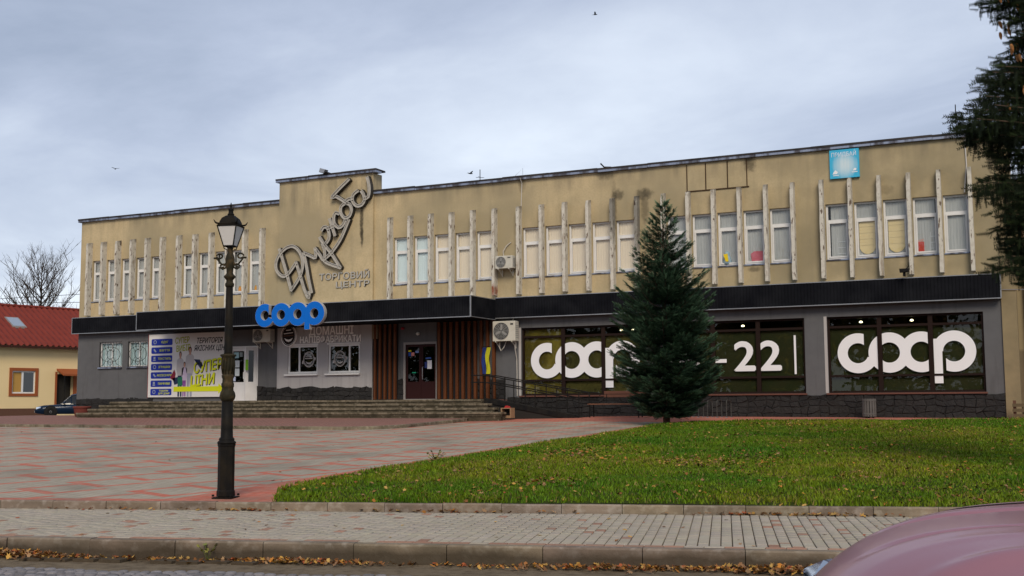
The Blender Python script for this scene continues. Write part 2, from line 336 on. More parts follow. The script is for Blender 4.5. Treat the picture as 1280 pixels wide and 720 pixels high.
# ---------------------------------------------------------------- ground heights
def sstep(t): t = np.clip(t, 0, 1); return t*t*(3-2*t)
def zbase(x): return .95-.09*np.clip((x+20)/18, 0, 1)
def yrear(x): return -27.21+.305*(x+10.26)
def gz(x, y):      # level of plaza, terrace, lawn and everything behind
    x = np.asarray(x, float); y = np.asarray(y, float)
    d1 = np.maximum(y-yrear(x), 0); d2 = np.maximum(-1-y, 0)
    z = .1+(zbase(x)-.1)*d1/np.maximum(d1+d2, 1e-6)
    far = sstep((-44-x)/9.0)*(y > -14)*sstep((y+14)/8)
    return z-far*.19+sstep((-58-x)/4)*sstep((y+14)/8)*.16
def plaza_z(x, y):
    return gz(x, y)-.10*np.clip((np.asarray(y, float)+16)/6.7, 0, 1)*np.clip((-np.asarray(x, float)-15)/4.3, 0, 1)
KU = np.array([.965, .262]); KN = np.array([-.262, .965]); KO = np.array([-4.83, -29.23])
def K(s, w): p = KO+KU*s+KN*w; return float(p[0]), float(p[1])
def sheet(name, poly, zf, mat, step, kind='structure', dz=0, label=None):
    """terrain sheet: triangulated grid clipped to a convex-ish polygon by splitting with bisecting planes"""
    import bmesh
    bm = bmesh.new(); bm.faces.new([bm.verts.new((x, y, 0)) for x, y in poly])
    xs = [p[0] for p in poly]; ys = [p[1] for p in poly]
    for ax, lo, hi in ((0, min(xs), max(xs)), (1, min(ys), max(ys))):
        k = math.ceil(lo/step)*step
        while k < hi:
            no = (1, 0, 0) if ax == 0 else (0, 1, 0); co = (k, 0, 0) if ax == 0 else (0, k, 0)
            bmesh.ops.bisect_plane(bm, geom=bm.verts[:]+bm.edges[:]+bm.faces[:], plane_co=co, plane_no=no); k += step
    for v in bm.verts: v.co.z = float(zf(v.co.x, v.co.y))+dz
    bmesh.ops.recalc_face_normals(bm, faces=bm.faces)
    if sum(f.normal.z for f in bm.faces) < 0: bmesh.ops.reverse_faces(bm, faces=bm.faces)
    bmesh.ops.triangulate(bm, faces=bm.faces[:])
    me = bpy.data.meshes.new(name); bm.to_mesh(me); bm.free(); me.materials.append(mat); o = link(name, me, None, None, label, kind); return o

# ================================================================ THE SHOPPING CENTRE
X0, X1, ZR = -41.75, -1.75, 10.05
B = thing('shopping_centre', 'long two storey beige shopping centre with white fins and a black canopy', 'building')
FW, WW, WZ0, WZ1, WT = .12, .78, 6.24, 8.16, 7.58
GROUPS = [(-41.13, .894), (-35.71, .926), (-24.63, .950), (-18.83, .962), (-13.00, .936), (-7.33, .950)]
wins = []
for g, (gx, p) in enumerate(GROUPS):
    for i in range(5): a = gx+i*p+FW+.03; wins.append((g, i, a, gx+(i+1)*p-.02))
up_holes = [(a, b, WZ0, WZ1) for g, i, a, b in wins]
T0, T1 = -30.17, -25.42
# upper wall, left and right of the tower
hl = [h for h in up_holes if h[1] < T0]; hr = [h for h in up_holes if h[0] > T1]
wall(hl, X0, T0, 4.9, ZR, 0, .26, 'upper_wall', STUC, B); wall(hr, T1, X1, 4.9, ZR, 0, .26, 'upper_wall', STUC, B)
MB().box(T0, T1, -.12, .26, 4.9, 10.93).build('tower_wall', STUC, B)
bk = MB(); bk.box(X0, X0+.3, .26, 14, .5, ZR); bk.box(X1-.3, X1, .26, 14, .5, ZR); bk.box(X0, X1, 14, 14.3, .5, ZR); bk.build('side_wall', STUC, B)
MB().box(X0+.3, X1-.3, .26, 14, 9.75, 9.95).build('roof', ROOFCAP, B)
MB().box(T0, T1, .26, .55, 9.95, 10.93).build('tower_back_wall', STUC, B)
rm = MB(); rm.box(X0+.3, X1-.3, 2.6, 2.7, .9, 9.7); rm.box(X0+.3, X1-.3, .27, 2.6, 4.9, 5.1); rm.box(X0+.3, X1-.3, .3, 2.6, .7, .9); rm.box(X0+.3, X1-.3, .3, 2.6, 9.5, 9.7)
rm.build('dark_room_shell', DARKROOM, B)
# parapet caps: dark flashing above a zinc drip strip, in short overlapping sheets
for a, b, z, y in ((X0-.12, T0, ZR, 0), (T1, X1+.12, ZR, 0), (T0-.12, T1+.22, 10.93, -.12)):
    n = max(1, round((b-a)/2.0)); m1 = MB(); m2 = MB()
    for k in range(n):
        q0, q1 = a+(b-a)*k/n, a+(b-a)*(k+1)/n; dz = random.uniform(-.008, .008); dy = random.uniform(-.01, .01)
        m1.box(q0, q1-.006, y-.14+dy, y+.6, z+.075+dz, z+.135+dz+random.uniform(0, .015)); m2.box(q0+.003, q1-.009, y-.125+dy, y+.3, z-.01+dz, z+.07+dz)
    m1.build('roof_flashing', ROOFCAP, B); m2.build('drip_strip', CAPMETAL, B)
# fins
fm = []
for k in range(5):
    m = MB(); z0, z1 = 5.58, 9.03; N = 14; D_ = .30; vs = []
    rnd = random.Random(k)
    for j in range(N+1):
        z = z0+(z1-z0)*j/N; e = [rnd.uniform(-.006, .006) for _ in range(4)]
        if rnd.random() < .2: e[0] += .018
        vs += [(0+e[0], -D_+abs(e[1]), z), (FW+e[2], -D_+abs(e[3])*1.5, z), (FW+e[2]*.5, 0, z), (0+e[0]*.5, 0, z)]
    vs[-4] = (vs[-4][0], vs[-4][1]+.02, z1-.06); vs[-3] = (vs[-3][0], vs[-3][1]+.02, z1-.06)
    fs = [(4*j+a, 4*j+(a+1) % 4, 4*j+4+(a+1) % 4, 4*j+4+a) for j in range(N) for a in range(3)]+[(0, 3, 2, 1), (4*N, 4*N+1, 4*N+2, 4*N+3)]
    m.add(vs, fs); me = bpy.data.meshes.new('fin'); me.from_pydata(m.v, [], m.f); me.materials.append(FIN); fm.append(me)
for g, (gx, p) in enumerate(GROUPS):
    for i in range(6): link('fin', fm[(g*6+i*7) % 5], B, (gx+i*p, -.002, random.uniform(-.012, .012)))
# upper windows
def win_meshes(w):
    f = MB(); t = .065; y0, y1 = .10, .16
    f.box(0, t, y0, y1, WZ0, WZ1); f.box(w-t, w, y0, y1, WZ0, WZ1); f.box(t, w-t, y0+.002, y1, WZ0, WZ0+t); f.box(t, w-t, y0+.002, y1, WZ1-t, WZ1); f.box(t, w-t, y0+.001, y1, WT-.04, WT+.04)
    s_ = .05      # opening sash stands proud of the lower light
    f.box(t, t+s_, y0-.02, y1-.01, WZ0+t, WT-.04); f.box(w-t-s_, w-t, y0-.02, y1-.01, WZ0+t, WT-.04); f.box(t+s_, w-t-s_, y0-.018, y1-.01, WZ0+t, WZ0+t+s_); f.box(t+s_, w-t-s_, y0-.018, y1-.01, WT-.04-s_, WT-.04)
    up = MB(); up.box(t, w-t, .125, .131, WT+.04, WZ1-t); lo = MB(); lo.box(t+s_, w-t-s_, .118, .124, WZ0+t+s_, WT-.04-s_)
    c = MB(); n = 22; vs = []
    for k in range(n+1): x = .03+(w-.06)*k/n; yy = .185+.005*math.sin(k*2.1); vs += [(x, yy, WZ0+.03), (x, yy, WZ1-.03)]
    c.add(vs, [(2*k, 2*k+2, 2*k+3, 2*k+1) for k in range(n)])
    si = MB(); si.box(-.01, w+.01, -.035, .10, WZ0-.045, WZ0+.002)
    rv = MB(); rv.box(-.013, -.001, .02, .2, WZ0, WZ1); 
    def mm(name, mb, mat):
        me = bpy.data.meshes.new(name); me.from_pydata(mb.v, [], mb.f); me.materials.append(mat); return me
    return mm('window', f, WHITEPVC), mm('pane', up, GL_UP), mm('pane', lo, GL_UP), c, mm('sill', si, CAPMETAL), mm('rusty_reveal', rv, BROWNREV)
wcache = {}
for g, i, a, b in wins:
    w = b-a
    if g not in wcache:
        wm = win_meshes(w); cm = {}
        for nm, mt in (('cream', CREAM), ('blue', PALEBL), ('net', NETC)):
            me = bpy.data.meshes.new('curtain'); me.from_pydata(wm[3].v, [], wm[3].f); me.materials.append(mt); cm[nm] = me
        wcache[g] = wm, cm
    wm, cm = wcache[g]
    fr = link('window', wm[0], B, (a, 0, 0))
    link('pane', wm[1], fr); link('pane', wm[2], fr); link('sill', wm[4], fr); link('reveal', wm[5], fr)
    kind = 'net'
    if g == 2: kind = 'blue' if i < 2 else 'cream'
    if g == 3: kind = 'cream'
    ins = link('curtain', cm[kind], fr); rc_ = random.Random(g*9+i); ins.location.z = -.0
    if kind == 'net' and (g in (0, 1) or (g == 5 and i in (0, 3))):   # curtains drawn half aside
        q_ = rc_.uniform(.80, .97); ins.scale = (q_, 1, 1); ins.location.x = rc_.choice((0, (1-q_)*w))
    if g == 5 and i in (1, 2):
        rb = MB(); zt = WT-.06
        for q in range(9): z = WZ0+.34+q*(zt-WZ0-.34)/9; rb.box(.13, w-.13, .152-.008*(q % 2), .165, z, z+(zt-WZ0-.34)/9-.004)
        rb.prism([(.13+(w-.26)*k/10, WZ0+.34-.20*math.sin(math.pi*k/10)**.6) for k in range(11)], .150, .165)
        rb.build('roman_blind', ROMAN, fr)
# inner ledge the small things stand on
lg = MB(); lg.box(-35.7, -31, .165, .24, WZ0+.02, WZ0+.05); lg.box(-13, -2.5, .165, .24, WZ0+.02, WZ0+.05); lg.build('window_ledge', WHITEPVC, B)
# metal framed patch of four boards high on the right wall
pj = MB()
for x in (-12.07, -11.37, -10.57, -9.87): pj.box(x-.012, x+.012, -.03, -.001, 9.02, 10.0)
pj.box(-12.1, -9.8, -.034, -.001, 9.0, 9.035); pj.build('patch_frame', M('rusty_strip', (.06, .035, .02), .8).m, B)
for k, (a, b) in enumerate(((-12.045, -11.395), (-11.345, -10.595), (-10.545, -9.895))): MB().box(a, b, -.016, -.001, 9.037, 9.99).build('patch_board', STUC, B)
# ---------------------------------------------------------------- ground floor walls
ZP = 1.57
DISP = [(-18.77, -13.82), (-12.98, -8.02), (-7.26, -2.31)]; DZ0, DZ1 = 1.70, 4.28
door_b = (-23.90, -22.50, ZP, 3.78); door_w = (-32.75, -31.33, ZP, 3.86)
gr = [(-40.36, -39.0, 3.16, 4.32), (-38.62, -37.42, 3.16, 4.32)]
wall(gr+[door_w], X0, T0, .5, 4.9, 0, .26, 'ground_floor_wall', GREY, B)
tw = [(-29.62, -28.10, 2.70, 3.87), (-27.57, -26.02, 2.70, 3.87)]
wall(tw, T0, T1, .5, 4.9, -.12, .26, 'tower_ground_wall', LGREY, B)
wall([door_b]+[(a, b, DZ0, DZ1) for a, b in DISP], T1, X1, .5, 4.9, 0, .26, 'ground_floor_wall', GREY, B)
PRV = M('pale_reveal', (.42, .40, .39), .8).m
for a, b in DISP: MB().box(a-.10, a-.001, -.012, .24, DZ0, DZ1+.02).build('pale_reveal', PRV, B)
# stone cladding plinth made of irregular stones
def plinth(xa, xb, za, zb, y, cell=.30, ragged=.06, top=None, seed=3, prt='plinth'):
    rnd = random.Random(seed); base = MB().box(xa, xb, y-.02, y-.001, za, zb-.02).build(prt, PLASTER_DK, B)
    nx = max(2, round((xb-xa)/cell)); nz = max(1, round((zb-za)/(cell*.72)))
    if top is not None: nz += 1
    P = {}
    for i in range(nx+1):
        for j in range(nz+1):
            x = xa+(xb-xa)*i/nx+(rnd.uniform(-.32, .32)*cell if 0 < i < nx else 0); z = za+(zb-za)*j/nz+(rnd.uniform(-.3, .3)*cell*.7 if 0 < j < nz else (rnd.uniform(-ragged, ragged) if j == nz else 0)); P[i, j] = (x, z)
    n = 0
    for i in range(nx):
        for j in range(nz):
            q = [P[i, j], P[i+1, j], P[i+1, j+1], P[i, j+1]]
            if rnd.random() < .35:   # cut a corner so the stones are not all four sided
                a = rnd.randrange(4); b = q[a]; c = q[(a+1) % 4]; d = q[a-1]; q = q[:a]+[((b[0]+d[0])/2, (b[1]+d[1])/2), ((b[0]+c[0])/2*.6+b[0]*.4, (b[1]+c[1])/2*.6+b[1]*.4)]+q[a+1:]
            cx_, cz_ = sum(p[0] for p in q)/len(q), sum(p[1] for p in q)/len(q)
            yo = y-rnd.uniform(.028, .055); g = rnd.uniform(.75, 1.3); t_ = rnd.uniform(-.02, .02); u_ = rnd.uniform(-.02, .02)
            out = [(cx_+(p[0]-cx_)*.985, cz_+(p[1]-cz_)*.98) for p in q]; inn = [(cx_+(p[0]-cx_)*.82, cz_+(p[1]-cz_)*.80) for p in q]; k = len(q)
            vs = [(a, y-.012, b) for a, b in out]+[(a, yo+.018, b) for a, b in out]+[(a, yo+t_*(a-cx_)/cell*2+u_*(b-cz_)/cell*2-.008, b) for a, b in inn]
            fs = [(r_*k+m_, r_*k+(m_+1) % k, (r_+1)*k+(m_+1) % k, (r_+1)*k+m_) for r_ in (0, 1) for m_ in range(k)]+[tuple(2*k+m_ for m_ in range(k))]
            m = MB(); m.add(vs, fs, (g, g, g*1.02)); m.build('stone', PLINTH, base); n += 1
    return n
NS = 0
NS += plinth(-19.36, X1, .62, 1.64, 0, .31, .05, seed=1)
NS += plinth(T0+.02, T1, ZP, 2.10, -.12, .26, .07, seed=2)
NS += plinth(X0, -37.1, .7, 1.72, 0, .33, .05, seed=4)
NS += plinth(-31.28, T0, ZP, 2.16, 0, .26, .08, seed=5)
NS += plinth(-24.25, -23.98, ZP, 2.4, 0, .26, .08, seed=6)
NS += plinth(-22.38, -19.44, ZP, 2.35, 0, .28, .06, seed=7)
print('stones', NS)
# grille windows of the left wing
STRIPE = M('striped_blind', (.50, .66, .66), .8).var(1, .9, (.78, .86, .86), 0, .45, .55, sc=(22, .1, .1)).m
for a, b, c, d in gr:
    w, h = b-a, d-c; f = MB(); t = .06
    f.box(0, t, .06, .12, 0, h); f.box(w-t, w, .06, .12, 0, h); f.box(t, w-t, .061, .12, 0, t); f.box(t, w-t, .061, .12, h-t, h); f.box(w/2-.025, w/2+.025, .062, .11, t, h-t)
    fr = f.build('window', WHITEPVC, B, loc=(a, 0, c))
    MB().box(t, w/2-.025, .085, .09, t, h-t).build('pane', GL_UP, fr); MB().box(w/2+.025, w-t, .085, .09, t, h-t).build('pane', GL_UP, fr)
    MB().box(.02, w-.02, .16, .17, .02, h-.02).build('blind', STRIPE, fr)
    MB().box(-.06, w+.02, -.08, .06, -.06, -.002).build('sill', CAPMETAL, fr)
    g_ = MB(); y = -.03
    g_.tube([(.01, y, .01), (w-.01, y, .01), (w-.01, y, h-.01), (.01, y, h-.01), (.01, y, .01)], .012, 6)
    for k in range(1, 8): g_.tube([(w*k/8, y, .01), (w*k/8, y, h-.01)], .007, 5)
    for (ex, ez, rx, rz) in ((w/2, h/2, w*.44, h*.30), (w/2, h/2, w*.16, h*.17), (w/2, h*.80, w*.10, h*.12), (w/2, h*.2, w*.10, h*.12)):
        g_.tube([(ex+rx*math.cos(2*math.pi*k/20), y-.01, ez+rz*math.sin(2*math.pi*k/20)) for k in range(21)], .011, 5)
    for sx in (-1, 1):
        for sz in (-1, 1): g_.tube([(w/2+sx*w*.46, y-.01, h/2+sz*h*.46), (w/2+sx*w*.30, y-.012, h/2+sz*h*.40), (w/2+sx*w*.14, y-.01, h/2+sz*h*.10)], .010, 5)
    g_.build('window_grille', BLACKM, fr)
# tower kiosk windows
SHOP_W = glass('kiosk_glass', (.5, .5, .5), .03)
KD = M('dark_kiosk_inside', (.02, .02, .02), .9).var(1.6, .8, (.09, .075, .05), 3, .5, .7).m
for idx, (a, b, c, d) in enumerate(tw):
    w, h = b-a, d-c; f = MB(); t = .075; mxx = w*.37 if idx == 0 else w*.66; y0, y1 = -.07, .0
    for q in ((0, t, 0, h), (w-t, w, 0, h), (mxx-.035, mxx+.035, t, h-t)): f.box(q[0], q[1], y0, y1, q[2], q[3])
    f.box(t, w-t, y0+.002, y1, 0, t); f.box(t, w-t, y0+.002, y1, h-t, h)
    fr = f.build('window', WHITEPVC, B, loc=(a, 0, c))
    MB().box(t, mxx-.035, -.03, -.026, t, h-t).build('pane', SHOP_W, fr); MB().box(mxx+.035, w-t, -.03, -.026, t, h-t).build('pane', SHOP_W, fr)
    MB().box(.01, w-.01, .09, .1, .01, h-.01).build('dark_inside', KD, fr)
    MB().box(-.10, w+.04, -.24, -.08, -.09, -.03).build('sill', WHITEPVC, fr)
    MB().box(-.05, w+.03, -.135, -.121, h+.002, h+.07).build('head_trim', WHITEPVC, fr)
    # round sticker: rings, wording bar, smile
    sx = (mxx+.035+w-t)/2 if idx == 0 else (t+mxx-.035)/2; sz = h*.50; st = MB(); rg = lambda r: (lambda u: (sx+r*.86*math.cos(2*math.pi*u), sz+r*math.sin(2*math.pi*u)))
    st.ring_fn(rg(.33), rg(.295), 32, -.036, -.031, closed=True); st.ring_fn(rg(.275), rg(.262), 32, -.036, -.031, closed=True)
    st.prism([(sx-.17, sz-.07), (sx-.11, sz-.17), (sx, sz-.21), (sx+.11, sz-.17), (sx+.17, sz-.07), (sx+.09, sz-.12), (sx, sz-.14), (sx-.09, sz-.12)], -.037, -.031)
    st.box(sx-.16, sx+.15, -.037, -.031, sz+.10, sz+.13); st.box(sx-.19, sx+.18, -.037, -.031, sz+.02, sz+.06); st.box(sx-.10, sx+.09, -.037, -.031, sz+.17, sz+.195)
    st.prism([(sx-.36, sz-.16), (sx-.27, sz-.20), (sx-.27, sz-.02), (sx-.33, sz-.06)], -.036, -.031); st.prism([(sx+.36, sz+.06), (sx+.27, sz+.10), (sx+.27, sz-.07), (sx+.33, sz-.03)], -.036, -.031)
    st.build('sticker', M('pale_sticker', (.45, .42, .40), .6).m, fr)
# display windows with mullions, transoms, panes, backing sheets and white vinyl lettering
def logo(cx0, pitch, zc, Ro, Ri, y0, y1, stem_bottom, gap=True, solid=None):
    """linked c-o-o-p mark made of rings; returns pieces so that each letter is its own mesh"""
    out = []
    cs = [cx0+pitch*k for k in range(4)]; d = .0012; A = math.radians
    def arc(cx_, ro, ri, a0o, a1o, a0i, a1i): return (lambda u: (cx_+ro*math.cos(A(a0o+(a1o-a0o)*u)), zc+ro*math.sin(A(a0o+(a1o-a0o)*u))), lambda u: (cx_+ri*math.cos(A(a0i+(a1i-a0i)*u)), zc+ri*math.sin(A(a0i+(a1i-a0i)*u))))
    xc = (.30 if gap else .42)*Ro; o_, i_ = arc(cs[0], Ro, Ri, math.degrees(math.acos(xc/Ro)), 338, math.degrees(math.acos(min(.99, xc/Ri))), 338)
    m = MB(); m.ring_fn(o_, i_, 56, y0, y1); out.append(m)
    for k in (1, 2):
        if gap and k == 2:
            c3 = .32*Ro; a3, b3 = math.degrees(math.acos(c3/Ro)), math.degrees(math.acos(c3/Ri)); m = MB(); o_, i_ = arc(cs[2], Ro, Ri, a3, 360-a3, b3, 360-b3); m.ring_fn(o_, i_, 50, y0-d*k, y1); out.append(m); continue
        m = MB(); o_, i_ = arc(cs[k], Ro, Ri, 0, 360, 0, 360); m.ring_fn(o_, i_, 60, y0-d*k, y1, closed=True); out.append(m)
    if not gap: m = MB(); o_, i_ = arc(cs[3], Ro, Ri, 0, 360, 0, 360); m.ring_fn(o_, i_, 60, y0-d*3, y1, closed=True); sw = (Ro-Ri)*.92; m.box(cs[3]-Ro, cs[3]-Ro+sw, y0-d*4, y1, stem_bottom, zc); out.append(m); return out
    m = MB(); xs = .38*Ro; o_, i_ = arc(cs[3], Ro, Ri, -math.degrees(math.acos(-xs/Ro)), 180, -math.degrees(math.acos(-min(.99*Ri, xs)/Ri)), 180)
    m.ring_fn(o_, i_, 56, y0-d*3, y1); sw = (Ro-Ri)*.92; sl = cs[3]-Ro
    m.box(sl, sl+sw, y0-d*4, y1, stem_bottom, zc+Ro*.62); out.append(m)
    return out
for k, (a, b) in enumerate(DISP):
    w, h = b-a, DZ1-DZ0; m1, m2 = w*.343, w*.67; zt1, zt2 = 3.93-DZ0, 2.27-DZ0; f = MB(); y0, y1 = .10, .19; t = .07
    for q in ((0, t), (w-t, w), (m1-.075, m1+.075), (m2-.075, m2+.075)): f.box(q[0], q[1], y0, y1, 0, h)
    spans = ((t, m1-.075), (m1+.075, m2-.075), (m2+.075, w-t))
    for q in spans:
        f.box(q[0], q[1], y0+.003, y1, 0, t); f.box(q[0], q[1], y0+.003, y1, h-t, h); f.box(q[0], q[1], y0+.003, y1, zt1-.04, zt1+.04); f.box(q[0], q[1], y0+.003, y1, zt2-.035, zt2+.035)
    fr = f.build('display_window', SHOPFR, B, loc=(a, 0, DZ0))
    for q in spans:
        for z0, z1 in ((t, zt2-.035), (zt2+.035, zt1-.04), (zt1+.04, h-t)): MB().box(q[0], q[1], .145, .151, z0, z1).build('pane', GL_SH, fr)
        MB().box(q[0]-.05, q[1]+.05, .215, .225, .03, zt1-.0).build('backing_sheet', YOLIVE if k == 0 and q[0] < 1 else OLIVE if k else M('olive_sheet_lit', (.115, .098, .042), .7).var(.9, .8, (.055, .05, .022), 5, .4, .65, dist=1).var(2, .6, (.02, .018, .01), 4, .55, .62, dist=2).m, fr)
    if k == 0: MB().box(.0, m1, .25, .26, zt1, h).build('backing_sheet', YOLIVE, fr)
    MB().box(-.06, w+.04, -.10, .08, -.055, -.003).build('sill', M('brown_sill', (.13, .055, .04), .6).m, fr)
    cols_ = (m1-.40, m2-.25, w*.9) if k == 0 else (m1-.65, m1-.05)
    lp = MB()
    for x in ((1.05, 2.7) if k else (3.9, 4.35)): lp.lathe([(.02, .05), (.05, .03), (.055, 0), (.03, -.01)], 10, (x, .5, zt1+.16))
    lp.build('spotlight', emit('warm_spotlight', (1.0, .86, .62), 5.0), fr)
def on_glass(parent_x, pieces, name='letter'):
    for m in pieces:
        m.v = [(x, y, z) for x, y, z in m.v]; m.build(name, WHITEV, B)
on_glass(0, logo(-6.28, 1.013, 3.03, .672, .338, .128, .133, 1.99))
on_glass(0, logo(-17.75, 1.013, 3.02, .672, .338, .128, .133, 1.97))
for ch, x, wd in (('8', -12.50, .68), ('2', -10.50, .70), ('2', -9.60, .71)): write(ch, x, 2.52, .133, wd, 1.05, WHITEV, B, .003, offset=.022)
MB().box(-11.30, -10.80, .128, .133, 2.80, 2.93).build('letter', WHITEV, B); MB().box(-8.42, -8.35, .128, .133, 2.36, 3.70).build('letter', WHITEV, B)
MB().box(-12.86, -12.79, .128, .133, 2.36, 3.70).build('letter', WHITEV, B)
# ---------------------------------------------------------------- canopy
def fascia(xa, xb, y, z0, z1, name='canopy_fascia', mat=CLAD):
    n = int((xb-xa)/.11); m = MB(); pts = []
    for k in range(n+1):
        x = xa+(xb-xa)*k/n; wv = (xb-xa)/n
        if k < n: pts += [(x, y), (x+wv*.72, y), (x+wv*.78, y+.016), (x+wv*.94, y+.016)]
        else: pts.append((x, y))
    vs = [(x, yy, z) for x, yy in pts for z in (z0, z1)]; m.add(vs, [(2*i, 2*i+2, 2*i+3, 2*i+1) for i in range(len(pts)-1)])
    return m.build(name, mat, B)
CY = -2.35; ZB, ZT = 4.63, 5.38; CX0, CX1 = -35.95, -19.72; RY = -.32; LY = -.30
fascia(CX0, CX1, CY, ZB, ZT); fascia(CX1, X1+.02, RY, 4.68, 5.44); fascia(X0-.12, CX0, LY, 4.76, 5.47)
bd = MB(); bd.box(CX0, CX1, CY+.03, -.001, ZB+.01, ZT-.01); bd.box(CX1+.01, X1+.01, RY+.03, -.001, 4.69, 5.43); bd.box(X0-.115, CX0-.01, LY+.03, -.001, 4.77, 5.46)
bd.build('canopy_body', CLAD, B)
cs_ = MB(); nsd = 18
for k in range(nsd): y = CY+.03+(RY-CY-.03)*k/nsd; cs_.box(CX1-.002, CX1+.012, y, y+(RY-CY-.03)/nsd*.8, ZB, ZT)
cs_.build('canopy_end', CLAD, B)
tr = MB(); t = .028
for xa, xb, y, z0, z1 in ((CX0, CX1, CY, ZB, ZT), (CX1, X1+.02, RY, 4.68, 5.44), (X0-.12, CX0, LY, 4.76, 5.47)):
    tr.box(xa, xb, y-.014, y+.03, z0-t, z0+.004); tr.box(xa, xb, y-.012, -.002, z1, z1+t)
tr.box(CX1-.03, CX1+.016, CY-.018, CY+.03, ZB, ZT); tr.box(CX0-.012, CX0+.02, CY-.018, CY+.03, ZB, ZT); tr.box(X1+.0, X1+.035, RY-.018, RY+.05, 4.68, 5.44); tr.box(X0-.13, X0-.10, LY-.018, LY+.05, 4.76, 5.47)
tr.box(CX1-.01, CX1+.018, CY, RY, ZB-t, ZB); tr.box(CX1-.01, CX1+.018, CY, RY, ZT, ZT+t)
tr.build('canopy_trim', TRIM, B)
# slat screens either side of the brown door
def slats(xs, w=.095):
    for x in xs: MB().bbox(x, x+w, -.20, -.08, ZP+.02, 4.62, .008).build('slat', WOOD, B)
sl = [-25.30+.235*k for k in range(5)]; slats(sl); sr = [-22.34+.268*k for k in range(10)]; slats(sr, .115)
CHB = M('charcoal_board', (.02, .02, .022), .8).m
for a_, b_ in ((-25.40, -24.25), (-22.44, -20.75)): MB().box(a_, b_, -.075, -.001, ZP, 4.62).build('slat_backboard', CHB, B)
# brown double entrance door
DRB = M('dark_red_brown_door', (.032, .012, .012), .4).m; DG = glass('door_glass', (.12, .12, .12), .0)
dw, dh = door_b[1]-door_b[0], door_b[3]-door_b[2]
f = MB(); f.box(-.09, 0, -.04, .08, 0, dh+.09); f.box(dw, dw+.09, -.04, .08, 0, dh+.09); f.box(0, dw, -.038, .08, dh, dh+.09); f.box(-.02, dw+.02, -.12, .08, -.0, .03)
fr = f.build('door_frame', M('grey_door_frame', (.26, .24, .23), .6).m, B, loc=(door_b[0], 0, ZP))
for x0 in (0.0, dw/2+.005):
    lw = dw/2-.005; q = MB(); q.box(x0, x0+lw, .02, .06, .035, .72); q.box(x0, x0+.09, .02, .06, .72, dh-.002); q.box(x0+lw-.09, x0+lw, .02, .06, .72, dh-.002); q.box(x0+.09, x0+lw-.09, .021, .06, dh-.10, dh-.002); q.build('door_leaf', DRB, fr)
    q = MB(); q.box(x0+.09, x0+lw-.09, .038, .044, .72, dh-.10); q.build('pane', DG, fr)
MB().tube([(dw/2+.10, .0, .80), (dw/2+.10, -.05, .82), (dw/2+.10, -.05, 1.28), (dw/2+.10, .0, 1.30)], .014, 8).build('door_handle', TRIM, fr)
for nm, (xa, xb, za, zb), c in (('sticker', (.10, .24, 1.92, 1.98), (.7, .6, .02)), ('sticker', (.10, .22, 1.75, 1.90), (.02, .08, .35)), ('sticker', (.24, .38, 1.75, 1.89), (.65, .25, .22)), ('sticker', (.42, .58, 1.87, 1.95), (.2, .28, .55)),
    ('notice', (.90, 1.15, 1.62, 1.68), (.05, .12, .4)), ('notice', (.98, 1.18, 1.22, 1.56), (.75, .75, .78)), ('notice', (.86, .97, 1.26, 1.50), (.03, .05, .2)), ('sticker', (.28, .46, 1.06, 1.10), (.02, .35, .2))):
    MB().box(xa, xb, .030, .034, za, zb).build(nm, M('print_'+nm, c, .6).m, fr)
dl = MB(); dl.lathe([(.0, -.02), (.06, .0), (.085, .05), (.06, .10), (.0, .12)], 14); o = dl.build('door_light', M('opal_globe', (.55, .52, .48), .4).m, B, True, loc=(-23.30, -.07, 4.15))
al = MB(); al.lathe([(.0, 0), (.07, .02), (.07, .09), (0, .11)], 12); al.build('alarm_bell', M('red_alarm', (.35, .03, .05), .5).m, B, True, loc=(-24.02, -.06, 4.38))
MB().box(T1+.01, -25.15, -.17, -.001, 4.05, 4.62).build('wooden_block', M('tan_block', (.20, .15, .10), .8).m, B)
# white entrance door with one leaf ajar
f = MB(); W_ = door_w[1]-door_w[0]; H_ = door_w[3]-door_w[2]
f.box(-.07, 0, -.02, .10, 0, H_+.07); f.box(W_, W_+.07, -.02, .10, 0, H_+.07); f.box(0, W_, -.018, .10, H_, H_+.07)
DW = f.build('door_frame', WHITEPVC, B, loc=(door_w[0], 0, ZP))
def leaf_mb(w, h):
    q = MB(); t = .13; q.box(0, w, 0, .05, 0, .80); q.box(0, t, 0, .05, .80, h); q.box(w-t, w, 0, .05, .80, h); q.box(t, w-t, .001, .05, h-t, h); return q
lf = leaf_mb(.86, H_-.02).build('door_leaf', WHITEPVC, DW, loc=(.01, -.01, .01)); MB().box(.13, .73, .02, .03, .80, H_-.15).build('pane', DG, DW, loc=(.01, -.01, .01))
for (xa, xb, za, zb), c in (((.20, .46, 1.85, 2.1), (.35, .55, .6)), ((.26, .50, 1.45, 1.75), (.62, .68, .7)), ((.26, .50, 1.08, 1.40), (.62, .68, .7)), ((.15, .30, .85, 1.05), (.55, .62, .8)), ((.50, .66, 1.9, 2.1), (.25, .3, .3))):
    MB().box(xa, xb, -.012, -.008, za, zb).build('notice', M('paper_notice', c, .7).m, DW)
l2 = leaf_mb(.50, H_-.02).build('door_leaf', WHITEPVC, DW, loc=(W_-.02, -.02, .01)); l2.rotation_euler.z = R(-118)
pn = MB().box(.13, .37, .02, .03, .80, H_-.15).build('pane', DG, DW, loc=(W_-.02, -.02, .01)); pn.rotation_euler.z = R(-118)
MB().tube([(W_-.24, -.44, .92), (W_-.30, -.50, .94), (W_-.30, -.50, 1.22), (W_-.24, -.44, 1.24)], .018, 8).build('door_handle', WHITEPVC, DW)
MB().box(W_-.16, W_-.02, -.56, -.55, 1.3, 1.75).build('green_sticker', M('green_sticker', (.12, .30, .01), .6).m, DW)
